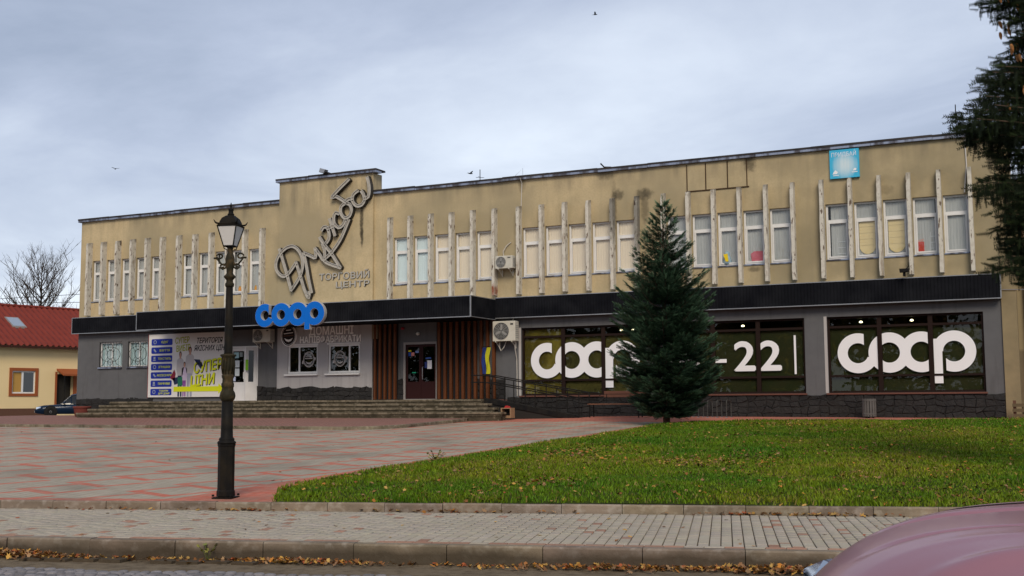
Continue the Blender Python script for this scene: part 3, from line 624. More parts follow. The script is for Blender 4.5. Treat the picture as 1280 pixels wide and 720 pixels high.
# downpipe-like cable and conduit on the facade
cb = MB(); cb.tube([(-18.70, -.16, 10.10), (-18.68, -.03, 9.9), (-18.72, -.03, 9.0)], .014, 6); cb.tube([(-2.62, -.05, 10.0), (-2.60, -.03, 9.1), (-2.70, -.03, 8.2)], .02, 6)
cb.build('white_conduit', M('white_conduit', (.55, .53, .5), .6).m, B)
# pilaster and corner strip at the right end
MB().box(X1+.002, -1.30, -.06, .5, .5, 9.9).build('corner_pilaster', M('beige_pilaster', (.27, .215, .125), .9).var(1.5, .6, (.16, .13, .08), 5).bump(40, .3, .008).m, B)

# ================================================================ SIGNS
sg = thing('script_sign', 'big silvery handwritten script sign climbing across the beige tower wall', 'sign')
STROKES = [[(-29.35,6.22),(-29.1,6.51),(-28.89,6.82),(-28.78,7.21),(-28.83,7.6),(-29.04,7.93),(-29.33,8.09),(-29.69,8.01),(-30.02,7.73),(-30.17,7.38),(-30.09,7.05),(-29.8,6.83),(-29.54,6.91),(-29.31,7.14),(-29.12,7.38)],[(-29.12,7.38),(-28.97,7.01),(-28.81,6.58),(-28.66,6.19),(-28.45,5.84),(-28.43,6.1)],[(-29.99,8.0),(-29.76,7.4),(-29.57,6.87),(-29.35,6.22)],[(-28.73,7.76),(-28.59,7.25),(-28.46,6.65),(-28.31,6.09)],[(-28.73,7.76),(-28.42,7.64),(-28.12,7.53),(-28.15,7.92)],[(-28.15,7.92),(-27.92,7.65),(-27.7,7.39),(-27.66,7.74),(-27.77,8.08)],[(-27.92,8.37),(-27.67,8.03),(-27.31,7.63),(-26.88,7.04)],[(-26.88,7.04),(-27.66,7.36),(-27.31,7.7),(-26.87,8.23),(-26.48,9.0)],[(-27.83,8.67),(-27.73,8.79),(-27.55,8.76),(-27.45,8.54),(-27.45,8.29),(-27.57,8.13)],[(-27.42,9.11),(-27.3,8.79),(-27.16,8.42)],[(-27.53,8.72),(-27.2,8.82)],[(-26.98,9.31),(-27.13,9.36),(-27.22,9.16),(-27.17,8.88),(-26.98,8.72),(-26.78,8.79),(-26.66,8.97)],[(-26.62,9.72),(-26.84,9.61),(-26.87,9.34),(-26.68,9.1),(-26.44,9.16),(-26.34,9.43),(-26.43,9.65),(-26.62,9.72)],[(-26.62,9.75),(-26.84,9.89),(-27.14,10.05),(-27.34,10.01),(-26.99,10.32),(-26.5,10.7)],[(-26.64,9.8),(-26.49,9.87),(-26.3,9.89)],[(-26.05,10.18),(-26.25,10.05),(-26.3,9.8),(-26.1,9.57),(-25.83,9.59),(-25.7,9.8),(-25.77,10.05),(-25.86,10.16)],[(-25.71,9.83),(-25.52,9.9),(-25.47,10.19),(-25.51,10.49),(-25.58,10.71)]]
for k, s in enumerate(STROKES): ribbon(s, .145, -.125, -.31-.002*k, 'letter_stroke', METAL, sg, side=LETSIDE)
st = MB()
for s in STROKES:
    for q in (s[0], s[-1]): st.tube([(q[0], -.12, q[1]), (q[0], -.25, q[1])], .015, 6)
st.build('wall_stud', LETSIDE, sg)
sg = thing('name_sign', 'small metal capital letters in two rows under the script sign on the tower', 'sign')
write('ТОРГОВИЙ', -28.02, 6.58, -.13, 2.46, .27, METAL, sg, .035, rim=LETSIDE, offset=.02); write('ЦЕНТР', -27.18, 6.23, -.13, 1.63, .24, METAL, sg, .035, rim=LETSIDE, offset=.02)
sg = thing('shop_sign', 'blue raised linked round letters on the black canopy front over the tower shop', 'sign')
E_ = .62
for k, m in enumerate(logo(-28.98, .805, 4.985,   .465, .20, CY-.20, CY-.195, 4.36, gap=False)):
    m.build('letter', BLUE, sg)
for k, m in enumerate(logo(-28.98, .805, 4.985, .473, .193, CY-.192, CY-.02, 4.352, gap=False)):
    m.build('letter_return', ALU, sg)
sg = thing('kiosk_sign', 'raised pale two row lettering above the two kiosk windows under the canopy', 'sign')
KL = M('kiosk_letters', (.92, .90, .88), .5).m
write('ДОМАШНІ', -28.52, 4.30, -.125, 2.20, .34, KL, sg, .018, rim=METAL, offset=.03); write('НАПІВФАБРИКАТИ', -28.98, 3.97, -.125, 3.02, .27, KL, sg, .018, rim=METAL, offset=.03)
sg = thing('round_emblem', 'round dark emblem with a pale rim and smile left of the kiosk lettering', 'sign')
cx_, cz_ = -29.53, 4.30; rg = lambda r: (lambda u: (cx_+r*.86*math.cos(2*math.pi*u), cz_+r*math.sin(2*math.pi*u)))
m = MB(); m.prism([rg(.44)(u/36) for u in range(36)], -.20, -.125); m.build('disc', M('emblem_dark', (.025, .02, .02), .5).m, sg)
m = MB(); m.ring_fn(rg(.455), rg(.425), 40, -.215, -.125, closed=True); m.ring_fn(rg(.385), rg(.375), 40, -.205, -.199, closed=True); m.build('rim', KL, sg)
m = MB(); m.prism([(cx_-.22, cz_-.10), (cx_-.13, cz_-.22), (cx_, cz_-.27), (cx_+.13, cz_-.22), (cx_+.22, cz_-.10), (cx_+.1, cz_-.15), (cx_, cz_-.17), (cx_-.1, cz_-.15)], -.207, -.199)
m.prism([(cx_-.24, cz_+.07), (cx_+.23, cz_+.11), (cx_+.23, cz_+.14), (cx_-.24, cz_+.10)], -.207, -.199); m.prism([(cx_-.13, cz_+.21), (cx_+.12, cz_+.23), (cx_+.12, cz_+.26), (cx_-.13, cz_+.24)], -.207, -.199); m.build('smile_mark', KL, sg)
m = MB(); m.prism([(cx_-.26, cz_-.03), (cx_+.26, cz_+.0), (cx_+.26, cz_+.03), (cx_-.26, cz_)], -.206, -.199); m.build('brown_band', M('emblem_brown', (.14, .06, .025), .5).m, sg)
# poster on the left wing
po = thing('poster', 'white promotional poster with blue category buttons and a yellow arrow on the grey wall', 'poster')
PW = M('poster_white', (.66, .64, .62), .55).m; PB = M('poster_blue', (.012, .03, .30), .5).m; PY = M('poster_yellow', (.62, .66, .01), .5).m; PYD = M('poster_olive', (.33, .36, .02), .5).m; PK = M('poster_dark', (.03, .03, .035), .5).m
px0, px1, pz0, pz1 = -37.32, -32.90, 1.76, 4.58; py = -.10
MB().box(px0, px1, py, -.001, pz0, pz1).build('board', PW, po)
MB().box(px0-.03, px0-.001, py-.005, -.001, pz0-.03, pz1+.03).build('edge', M('poster_red_edge', (.2, .03, .03), .5).m, po)
names = ['ОДЯГ', 'ВЗУТТЯ', 'ТЕКСТИЛЬ', 'ІГРАШКИ', 'АКСЕСУАРИ', 'ПАРФУМИ', 'ТОВАРИ']
def rrect(x0, x1, z0, z1, r, n=4):
    p = []
    for cxx, czz, a in ((x1-r, z1-r, 0), (x0+r, z1-r, 90), (x0+r, z0+r, 180), (x1-r, z0+r, 270)):
        p += [(cxx+r*math.cos(R(a+90*k/n)), czz+r*math.sin(R(a+90*k/n))) for k in range(n+1)]
    return p
for k, nm in enumerate(names):
    z1 = 4.37-k*.372; x0 = px0+.16; x1 = x0+1.22
    MB().prism(rrect(x0, x1, z1-.29, z1, .06), py-.006, py-.001).build('category_button', PB, po)
    ic = MB(); a, b = x0+.12, z1-.23
    if k % 3 == 0: ic.ring_fn(lambda u: (a+.09+.09*math.cos(2*math.pi*u), b+.09+.09*math.sin(2*math.pi*u)), lambda u: (a+.09+.06*math.cos(2*math.pi*u), b+.09+.06*math.sin(2*math.pi*u)), 16, py-.010, py-.007, closed=True)
    elif k % 3 == 1: ic.prism([(a, b+.12), (a+.06, b+.17), (a+.19, b+.03), (a+.12, b)], py-.010, py-.007)
    else: ic.box(a, a+.15, py-.010, py-.007, b, b+.05); ic.box(a+.02, a+.13, py-.010, py-.007, b+.07, b+.17)
    ic.build('icon', M('icon_grey', (.30, .33, .40), .5).m, po)
    tw_ = .09*len(nm)+.04
    if k < 6: write(nm, x0+.78-tw_/2, z1-.19, py-.007, tw_, .095, PY, po, .002, name='lettering', split=False, offset=.02)
    else: write('ТОВАРИ', x0+.50, z1-.13, py-.007, .52, .08, PY, po, .002, name='lettering', split=False, offset=.02); write('ДЛЯ ДОМУ', x0+.46, z1-.25, py-.007, .66, .08, PY, po, .002, name='lettering', split=False, offset=.02)
write('СУПЕР', px0+1.55, 4.13, py-.002, .80, .27, PYD, po, .003, .1, split=False, name='lettering', offset=.025, rot=.05); write('ВИБІР', px0+1.62, 3.77, py-.002, .80, .27, PYD, po, .003, .1, split=False, name='lettering', offset=.025, rot=.08)
write('ТЕРИТОРІЯ', px0+2.78, 4.12, py-.002, 1.42, .24, PK, po, .003, .25, split=False, name='lettering', offset=.02); write('ЯКІСНИХ ЦІН', px0+2.62, 3.79, py-.002, 1.70, .24, PK, po, .003, .25, split=False, name='lettering', offset=.02)
for d, mt, yy in ((.035, PK, -.002), (0, PY, -.006)):
    write('СУПЕР', px0+2.66+d, 2.80-d, py+yy, 1.58, .46, mt, po, .003, .2, split=False, name='lettering', offset=.03, rot=.13); write('ЦІНИ', px0+2.46+d, 2.22-d, py+yy, 1.38, .46, mt, po, .003, .2, split=False, name='lettering', offset=.03, rot=.10)
MB().prism([(px0+1.50, 2.00), (px0+4.02, 2.00), (px0+4.02, 1.90), (px0+4.32, 2.12), (px0+4.02, 2.34), (px0+4.02, 2.22), (px0+1.50, 2.22)], py-.012, py-.001).build('arrow', PY, po)
# printed family: flat shapes of the photograph on the poster
def printed(x, h, skin, hair, shirt, trous, w=.22, bag=None):
    z = pz0+.02; lg_ = h*.48; g = {}
    def P_(pts, mt, d=0): MB().prism([(x+a*w, z+b*h) for a, b in pts], py-.004-d, py-.001).build('printed_figure', mt, po)
    P_([(-.55, 0), (-.15, 0), (-.05, .42), (.1, 0), (.5, 0), (.55, .5), (-.6, .5)], trous); P_([(-.62, .46), (.62, .46), (.95, .62), (.8, .80), (.3, .85), (-.3, .85), (-.85, .80), (-.95, .6)], shirt, .001)
    P_([(-.18, .83), (.18, .83), (.2, .87), (-.2, .87)], skin, .002); P_([(.34*math.cos(t*.628), .925+.07*math.sin(t*.628)) for t in range(10)], hair, .0015); P_([(.25*math.cos(t*.628), .912+.055*math.sin(t*.628)) for t in range(10)], skin, .003)
pm = lambda n, c: M('print_'+n, c, .6).m
SK = pm('skin', (.45, .24, .17)); HD = pm('hair', (.05, .025, .015)); WS = pm('shirt', (.45, .42, .42)); JN = pm('jeans', (.30, .31, .38)); PP = pm('purple', (.22, .07, .28)); LL = pm('lilac', (.50, .42, .55)); NV = pm('navy', (.02, .03, .08)); RD = pm('maroon', (.22, .02, .04)); GR_ = pm('green_bag', (.02, .16, .09))
printed(px0+1.85, 2.02, SK, HD, WS, NV, .22); printed(px0+2.40, 2.22, SK, HD, WS, JN, .27); printed(px0+2.10, 1.55, SK, HD, LL, PP, .17)
MB().prism([(px0+1.28, 2.62), (px0+1.52, 2.98), (px0+1.60, 2.80), (px0+1.55, 2.45)], py-.009, py-.001).build('printed_bag', RD, po)
MB().prism([(px0+1.42, 2.60), (px0+1.80, 2.66), (px0+1.86, 2.40), (px0+1.55, 2.30)], py-.009, py-.001).build('printed_bag', NV, po)
MB().prism([(px0+1.72, 2.62), (px0+1.98, 2.66), (px0+2.0, 2.28), (px0+1.75, 2.24)], py-.010, py-.001).build('printed_bag', GR_, po)
MB().prism([(px0+2.62, 3.42), (px0+2.95, 3.40), (px0+3.12, 3.15), (px0+3.02, 2.98)], py-.009, py-.001).build('printed_bag', NV, po)
# blue advertising panel high on the right
bp = thing('advert_panel', 'sky blue square advertising panel with faded white print below the roof edge', 'sign')
ab = M('advert_blue', (.05, .42, .66), .5); o_ = ab.xyz()
d = ab.math('ADD', ab.math('POWER', ab.math('DIVIDE', ab.math('SUBTRACT', o_[0], -6.46), .42), 2), ab.math('POWER', ab.math('DIVIDE', ab.math('SUBTRACT', o_[2], 9.45), .46), 2))
ab.mix(ab.ramp(ab.math('ADD', d, ab.math('MULTIPLY', ab.noise(5, sc=(3, 1, .3)), .7)), .25, 1.5, 1, 0), (.62, .72, .76))
MB().box(-6.97, -5.99, -.10, -.002, 9.01, 10.0).build('board', ab.m, bp)
write('ПРИДБАЙ', -6.90, 9.76, -.101, .82, .15, M('advert_print', (.62, .70, .80), .5).m, bp, .004, name='lettering', split=False, offset=.01)
m = MB(); m.prism([(-6.88, 9.16), (-6.74, 9.16), (-6.70, 9.22), (-6.78, 9.30), (-6.84, 9.24)], -.106, -.101); m.box(-6.86, -6.68, -.106, -.101, 9.10, 9.125); m.box(-6.24, -6.05, -.106, -.101, 9.18, 9.205); m.prism([(-6.20, 9.24), (-6.10, 9.24), (-6.08, 9.31), (-6.15, 9.33)], -.106, -.101); m.build('print_mark', WHITEV, bp)
# flag
fl = thing('flag', 'blue and yellow flag hanging down the end of the slat screen', 'flag')
for nm, xa, mt in (('blue_half', -20.34, M('flag_blue', (.02, .04, .19), .8).m), ('yellow_half', -20.175, M('flag_yellow', (.48, .46, .02), .8).m)):
    m = MB(); n = 8; q = 10; vs = []
    for i in range(q+1):
        for j in range(n+1): t_ = j/n; z = 3.56-1.02*i/q; vs.append((xa+.165*t_+.05*(1-i/q)-.03*math.sin(i*.5), -.27+.03*math.sin(i*.8+t_*5+(0 if xa < -20.3 else 2))+.0*t_, z))
    vs2 = [(a, b+.006, c) for a, b, c in vs]; fs = [(i*(n+1)+j, i*(n+1)+j+1, (i+1)*(n+1)+j+1, (i+1)*(n+1)+j) for i in range(q) for j in range(n)]; m.add(vs, fs); m.add(vs2, [f[::-1] for f in fs]); m.build(nm, mt, fl, True)
MB().tube([(-20.36, -.25, 3.585), (-19.96, -.25, 3.60)], .012, 6).build('pole', BLACKM, fl)
# ---------------------------------------------------------------- air conditioners
def aircon(loc, w, h, label, d=.34, name='air_conditioner', pipes=()):
    t = thing(name, label, 'air conditioner', loc, 0, 'air conditioner units on the facade')
    MB().bbox(-w/2, w/2, -d, 0, 0, h, .018).build('casing', ACW, t)
    r = h*.43; cx_ = -w/2+r+.05; cz_ = h/2; yf = -d-.004
    m = MB(); m.prism([(cx_+r*math.cos(2*math.pi*k/28), cz_+r*math.sin(2*math.pi*k/28)) for k in range(28)], yf, -d+.01); m.build('fan_well', ACD, t)
    m = MB()
    for q in (1.0, .84, .68, .52, .36): m.ring_fn(lambda u, q=q: (cx_+r*q*math.cos(2*math.pi*u), cz_+r*q*math.sin(2*math.pi*u)), lambda u, q=q: (cx_+(r*q-.012)*math.cos(2*math.pi*u), cz_+(r*q-.012)*math.sin(2*math.pi*u)), 28, yf-.02, yf-.004, closed=True)
    for k in range(12): a = math.pi*k/6; m.tube([(cx_+r*.15*math.cos(a), yf-.022, cz_+r*.15*math.sin(a)), (cx_+r*math.cos(a), yf-.022, cz_+r*math.sin(a))], .005, 4)
    m.build('fan_grille', ACG, t)
    m = MB()
    for k in range(3):
        a = 2*math.pi*k/3+math.pi/2; e = .28; m.prism([(cx_+.04*math.cos(a-1), cz_+.04*math.sin(a-1)), (cx_+r*.75*math.cos(a-e), cz_+r*.75*math.sin(a-e)), (cx_+r*.8*math.cos(a+e*.3), cz_+r*.8*math.sin(a+e*.3)), (cx_+.05*math.cos(a+1), cz_+.05*math.sin(a+1))], yf-.012, yf-.006)
    m.build('fan_blades', ACG, t)
    MB().box(w/2-.20, w/2-.08, -d-.006, -d, h*.80, h*.88).build('label_plate', ACD, t)
    sd_ = MB()
    for k in range(7): sd_.box(w/2, w/2+.006, -d+.05, -.05, h*.15+k*h*.1, h*.15+k*h*.1+.02)
    sd_.build('side_vent', ACG, t)
    for x in (-w/2+.12, w/2-.16):
        q = MB(); q.box(x, x+.03, -d-.02, .05, -.045, -.002); q.box(x, x+.03, .02, .06, -.28, -.045); q.tube([(x+.015, -d+.04, -.04), (x+.015, .03, -.26)], .012, 6); q.build('bracket', ACW, t)
    if pipes: 
        q = MB()
        for p_ in pipes: q.tube(p_, .018, 6)
        q.build('pipe', M('pale_pipe', (.50, .47, .42), .7).m, t)
    return t
aircon((-19.27, -.16, 3.78), .96, .76, 'large cream air conditioner unit left of the yellow lit display window', pipes=([(.36, -.1, .0), (.34, -.05, -.3), (.34, .10, -.7), (.34, .12, -2.1)], [(.2, .0, .74), (.3, .05, 1.05)], [(-.30, -.1, 0), (-.31, -.12, -.2), (-.24, -.10, -.36), (-.12, -.1, -.25), (-.05, 0, 0)]))
aircon((-19.28, -.12, 6.58), .74, .48, 'small cream air conditioner unit between the upper windows above the canopy', pipes=([(-.15, .0, .46), (-.18, .0, .70), (-.05, .05, .92), (.12, .10, 1.05)],))
aircon((-30.78, -.10, 4.06), .92, .56, 'grimy air conditioner unit in shade under the canopy beside the tower')
# ---------------------------------------------------------------- small things on the facade and roof
t = thing('spotlight', 'small black floodlight on a thin bent bracket above the right canopy', 'floodlight', (-4.62, -.52, 5.62))
m = MB(); m.prism([(-.13, .0), (.13, .02), (.17, .12), (-.14, .12)], -.10, .12); m.build('lamp_head', BLACKM, t); MB().tube([(.05, .0, .10), (.12, .2, .22), (.22, .45, .85)], .014, 6).build('bracket', BLACKM, t); MB().box(-.04, .04, -.02, .05, -.13, 0).build('foot', BLACKM, t)
t = thing('floodlight', 'grey floodlight bolted on top of the tower parapet', 'floodlight', (-27.75, -.30, 11.08))
m = MB(); m.prism([(-.18, 0.05), (.06, .0), (.14, .14), (-.12, .22)], -.12, .12); m.build('lamp_head', TRIM, t); MB().box(-.02, .18, -.03, .3, -.02, .05).build('bracket', BLACKM, t)
t = thing('roof_bracket', 'bent black bracket sticking up from the roof edge above the right wing', 'bracket', (-15.25, -.12, 10.15))
MB().tube([(-.12, 0, .20), (.02, 0, .05), (.30, 0, .02)], .03, 6).build('arm', BLACKM, t); MB().tube([(.02, 0, .05), (.02, .1, -.12)], .02, 6).build('foot', BLACKM, t)
def antenna(loc, h, label, n):
    t = thing('roof_antenna', label, 'antenna', loc); m = MB(); m.tube([(0, 0, 0), (0, 0, h)], .018, 6); m.build('mast', BLACKM, t)
    for k in range(n): z = h*(.45+.5*k/n); q = MB(); q.tube([(-.28+.04*k, -.1, z), (.28-.04*k, .1, z)], .010, 5); q.tube([(0, -.2, z+.02), (0, .2, z+.02)], .008, 5); q.build('cross_arm', BLACKM, t)
antenna((-23.6, 6, 9.9), 2.1, 'thin antenna with short cross arms standing behind the roof edge near the tower', 4)
antenna((-2.95, 1.2, 9.95), 1.5, 'television antenna behind the roof edge at the right end by the dark spruce', 4)
m = MB(); m.tube([(-19.0, -.02, 10.2), (-18.75, .2, 10.55), (-18.75, .2, 9.9)], .008, 5); tag(m.build('lightning_wire', TRIM), 'thin pale wire rising over the roof edge in the middle', 'wire')
# things on the window ledges
def jar(loc, c, label, cat, w, h, name):
    t = thing(name, label, cat, loc); m = MB(); m.lathe([(w*.42, 0), (w*.5, .02), (w*.5, h*.7), (w*.36, h*.8)], 12); m.build('body', M(name+'_paint', c, .5).m, t, True); q = MB(); q.lathe([(w*.38, h*.8), (w*.38, h*.95), (w*.3, h)], 12); q.build('lid', M(name+'_lid', (.5, .3, .1), .5).m, t)
jar((-32.45, .205, WZ0+.05), (.75, .28, .01), 'orange tub standing in the second last upper window before the tower', 'tub', .17, .30, 'orange_tub')
jar((-31.60, .205, WZ0+.05), (.70, .30, .02), 'narrower orange tub standing in the last upper window before the tower', 'tub', .13, .30, 'orange_tub')
t = thing('toy_figure', 'pale blue toy with a yellow scarf standing in a right wing window', 'toy', (-10.70, .20, WZ0+.05))
MB().lathe([(.13, 0), (.17, .08), (.12, .3), (.09, .34), (.10, .42), (.02, .5)], 12).build('body', M('toy_blue', (.30, .42, .50), .8).m, t, True); m = MB(); m.prism([(-.02, .10), (.08, .10), (.05, .38), (-.10, .36)], -.20+.02, -.155); m.build('scarf', M('toy_yellow', (.75, .55, .02), .8).m, t)
t = thing('gift_bag', 'pink bag with round handles standing in a right wing window', 'bag', (-9.58, .20, WZ0+.05))
m = MB(); m.prism([(-.22, 0), (.22, 0), (.26, .34), (.14, .42), (-.14, .42), (-.26, .34)], -.05, .05); m.build('body', M('pink_cloth', (.62, .16, .20), .8).m, t); MB().tube([(.09*math.cos(math.pi*k/8), 0, .42+.12*math.sin(math.pi*k/8)) for k in range(9)], .012, 6).build('handle', M('pink_handle', (.6, .55, .5), .8).m, t)
t = thing('white_rack', 'small white ladder rack standing in the window under the blue panel', 'rack', (-6.70, .20, WZ0+.05))
m = MB()
for x in (-.13, .13): m.tube([(x, 0, 0), (x, 0, .72)], .018, 6)
m.build('upright', WHITEPVC, t)
for z in (.15, .35, .55): MB().box(-.13, .13, -.03, .03, z, z+.02).build('shelf', WHITEPVC, t)
t = thing('white_rack', 'white ladder rack in the second last upper window at the right end', 'rack', (-2.95-.75, .20, WZ0+.05)); 
for ch in list(bpy.data.objects):
    if ch.parent and ch.parent.name == 'white_rack': c = ch.copy(); COL.objects.link(c); c.parent = t
t = thing('red_box', 'red carton with a torn top in the second last upper window', 'box', (-4.16, .19, WZ0+.05)); m = MB(); m.bbox(-.13, .13, -.03, .04, 0, .40, .01); m.build('body', M('red_card', (.55, .07, .05), .7).m, t); MB().prism([(-.13, .40), (.10, .41), (.13, .50), (-.05, .46)], -.02, -.01).build('flap', M('red_flap', (.6, .35, .3), .7).m, t)
# ================================================================ STEPS, PLATFORM, RAMP
stp = thing('entrance_steps', 'four worn concrete steps up to the shop platform', 'steps')
LV = [(-37.50, -19.36, -2.20, 1.57), (-37.75, -18.92, -2.58, 1.415), (-38.0, -18.46, -2.96, 1.26), (-38.27, -17.98, -3.34, 1.105)]
MB().box(-37.5, -19.36, -2.18, -.001, .6, 1.50).build('platform_core', STEPM, stp); m = MB(); m.box(-37.48, -19.38, -1.86, -.002, 1.50, 1.566); m.build('platform_paving', PLATM, stp)
for k, (a, b, y, z) in enumerate(LV):
    yb = y+.40; n = 13; zb = z-.155
    MB().box(a+.05, b-.05, y+.03, yb if k else yb-.05, .6, z-.075).build('riser_core', STEPM, stp)
    x = a
    while x < b-.05:
        x2 = min(b, x+random.uniform(1.15, 1.6)); x2 = b if b-x2 < .4 else x2
        dz = random.uniform(-.006, .006); dy = random.uniform(-.015, .012)
        m = MB(); m.bbox(x+.003, x2-.003, y-.02+dy, yb, z-.072+dz, z+dz, .012); m.build('step_slab', STEPTOP, stp)
        m = MB(); m.box(x+.006, x2-.006, y+.012+dy, y+.03, zb+.002, z-.073); m.build('riser_slab', STEPM, stp); x = x2
    for ex, sg_ in ((a, 1),):      # end returns
        m = MB(); m.bbox(min(ex, ex+sg_*.35), max(ex, ex+sg_*.35), yb, -.25 if k else -.3, z-.075, z-.003, .01); m.build('step_slab', STEPTOP, stp); MB().box(min(ex+sg_*.03, ex+sg_*.3), max(ex+sg_*.03, ex+sg_*.3), yb, -.3, .6, z-.076).build('riser_core', STEPM, stp)
RAMPD = M('ramp_dark_concrete', (.03, .028, .026), .85).bump(10, .4, .01).m
rp = thing('wheelchair_ramp', 'black access ramp with iron handrails sloping down from the platform', 'ramp')
xa, xb = -19.36, -15.6
def rz_(x): return 1.57-(x-xa)/(xb-xa)*.66
m = MB(); m.add([(xa, -1.95, .5), (xb, -1.95, .5), (xb, -.95, .5), (xa, -.95, .5), (xa, -1.95, 1.57), (xb, -1.95, rz_(xb)), (xb, -.95, rz_(xb)), (xa, -.95, 1.57)], [(0, 3, 2, 1), (4, 5, 6, 7), (0, 1, 5, 4), (1, 2, 6, 5), (2, 3, 7, 6), (3, 0, 4, 7)]); m.build('ramp_deck', RAMPD, rp)
m = MB(); m.add([(xa, -1.99, 1.44), (xb, -1.99, rz_(xb)-.13), (xb, -1.95, rz_(xb)-.13), (xa, -1.95, 1.44), (xa, -1.99, 1.62), (xb, -1.99, rz_(xb)+.05), (xb, -1.95, rz_(xb)+.05), (xa, -1.95, 1.62)], [(0, 3, 2, 1), (4, 5, 6, 7), (0, 1, 5, 4), (1, 2, 6, 5), (2, 3, 7, 6), (3, 0, 4, 7)]); m.build('side_beam', BLACKM, rp)
for y in (-1.97, -.98):
    for hh in (.88, .62):
        m = MB(); m.tube([(xa-.55, y, 1.57+hh), (xa, y, 1.57+hh), (xb, y, rz_(xb)+hh), (xb+.35, y, rz_(xb)+hh-.02), (xb+.42, y, rz_(xb)+hh-.12)], .020, 8); m.build('handrail', BLACKM, rp)
    for k in range(6):
        x = xa-.5+k*(xb-xa+.5)/5; zz_ = 1.57 if x < xa else rz_(x); MB().tube([(x, y, zz_-.02), (x, y, zz_+.88)], .020, 8).build('rail_post', BLACKM, rp)

# ================================================================ TERRAIN
ASPH = M('asphalt', (.105, .10, .092), .95).var(.3, .5, (.14, .13, .115), 5).var(30, .4, (.06, .06, .058), 3).bump(80, .4, .006).m
gx = [-600, -250, -140, -100]+[-80+4*k for k in range(31)]+[60, 100, 250, 600]; gy = [-600, -250, -120, -80]+[-60+4*k for k in range(36)]+[110, 250, 600]
V = []
for x in gx:
    for y in gy:
        cx_, cy_ = max(-80, min(45, x)), min(80, max(-50, y))
        V.append((x, y, -.34 if cy_ < yrear(cx_)+4 else float(gz(cx_, cy_))-.22))
ny = len(gy); Fc = np.array([(i*ny+j, (i+1)*ny+j, (i+1)*ny+j+1, i*ny+j+1) for i in range(len(gx)-1) for j in range(ny-1)])
np_mesh('ground', np.array(V), Fc, ASPH, kind='structure')
def yk(x, w=0): p = KO+KN*w; return float(p[1]+(x-p[0])*.2715)
# plaza
plz = M('plaza_paving', (.43, .375, .30), .9)
plz.var(.5, .6, (.34, .305, .245), 4).var(5, .5, (.31, .28, .225), 4)
v2 = plz.mapv((1, 1, 1), (0, 0, R(19.5)))     # lattice axes turned from the building
sp = plz.n.new('ShaderNodeSeparateXYZ'); plz.l.new(v2, sp.inputs[0])
def band(axis, period, width, off=0.0, wob=.0):
    q = plz.math('ADD', axis, off); f = plz.math('FRACT', plz.math('DIVIDE', q, period)); return plz.math('LESS_THAN', f, width/period)
row = plz.math('FLOOR', plz.math('DIVIDE', sp.outputs[1], .98))
stag = plz.math('MULTIPLY', row, .38)
b1 = band(sp.outputs[1], .98, .20)
on = plz.math('LESS_THAN', plz.math('FRACT', plz.math('DIVIDE', plz.math('ADD', sp.outputs[0], stag), 2.1)), .52)
b1 = plz.math('MULTIPLY', b1, on); b2 = band(plz.math('ADD', sp.outputs[0], stag), 1.05, .155)
red = plz.math('MAXIMUM', b1, b2)
brd = plz.math('GREATER_THAN', plz.xyz()[0], -11.5)   # red border along the lawn and in front of the building
brd2 = plz.math('GREATER_THAN', plz.xyz()[1], -4.7)
o3 = plz.xyz(); kd = plz.math('SUBTRACT', o3[1], plz.math('MULTIPLY', o3[0], .305)); brd3 = plz.math('LESS_THAN', kd, -27.21+.305*10.26+.42)
red = plz.math('MAXIMUM', red, plz.math('MAXIMUM', brd, plz.math('MAXIMUM', brd2, brd3)))
red = plz.math('MULTIPLY', red, plz.ramp(plz.noise(5, 5), .32, .62, .6, 1))
plz.mix(red, (.54, .150, .098))
br = plz.n.new('ShaderNodeTexBrick'); br.offset = .5; br.inputs['Scale'].default_value = 1; br.inputs['Mortar Size'].default_value = .012; br.inputs['Brick Width'].default_value = .2; br.inputs['Row Height'].default_value = .115
br.inputs['Color1'].default_value = (1, 1, 1, 1); br.inputs['Color2'].default_value = (.90, .89, .87, 1); br.inputs['Mortar'].default_value = (.72, .70, .66, 1); br.inputs['Mortar Smooth'].default_value = .3
plz.l.new(plz.mapv((1, 1, 1), (0, 0, R(19.5))), br.inputs[0]); plz.mix(.9, br.outputs[0], 'MULTIPLY'); plz.mix(plz.ramp(plz.noise(.7, 6), .48, .72, 0, .55), (.13, .115, .09)); plz.bump(1, .25, .01, h=br.outputs[1])
PLZ = plz.m
poly = [(-46, yrear(-46)+.12), (-9.75, yrear(-9.75)+.12), (-10.42, -25.8), (-10.72, -24.2), (-10.72, -7.1), (-10.15, -5.5), (-9.1, -4.7), (-6.4, -4.02), (-1.2, -2.92), (20, -2.75), (20, .3), (-46, .3)]
sheet('plaza', poly, plaza_z, PLZ, 1.5)
tmat = M('terrace_paving', (.30, .15, .12), .9).var(.6, .5, (.24, .15, .125), 4).var(9, .5, (.36, .20, .165), 3)
br = tmat.n.new('ShaderNodeTexBrick'); br.inputs['Scale'].default_value = 1; br.inputs['Mortar Size'].default_value = .012; br.inputs['Brick Width'].default_value = .2; br.inputs['Row Height'].default_value = .115
br.inputs['Color1'].default_value = (1, 1, 1, 1); br.inputs['Color2'].default_value = (.8, .8, .8, 1); br.inputs['Mortar'].default_value = (.4, .38, .35, 1); tmat.l.new(tmat.mapv(), br.inputs[0]); tmat.mix(.8, br.outputs[0], 'MULTIPLY')
arc_ = [(-20.9+1.55*math.sin(t), -7.75-1.55*math.cos(t)) for t in [math.pi/2*k/6 for k in range(7)]]
tp = [(-46, -9.3)]+arc_+[(-19.3, -3.3), (-19.3, .2), (-46, .2)]
sheet('terrace', tp, lambda x, y: gz(x, y)+.004, tmat.m, 1.5)
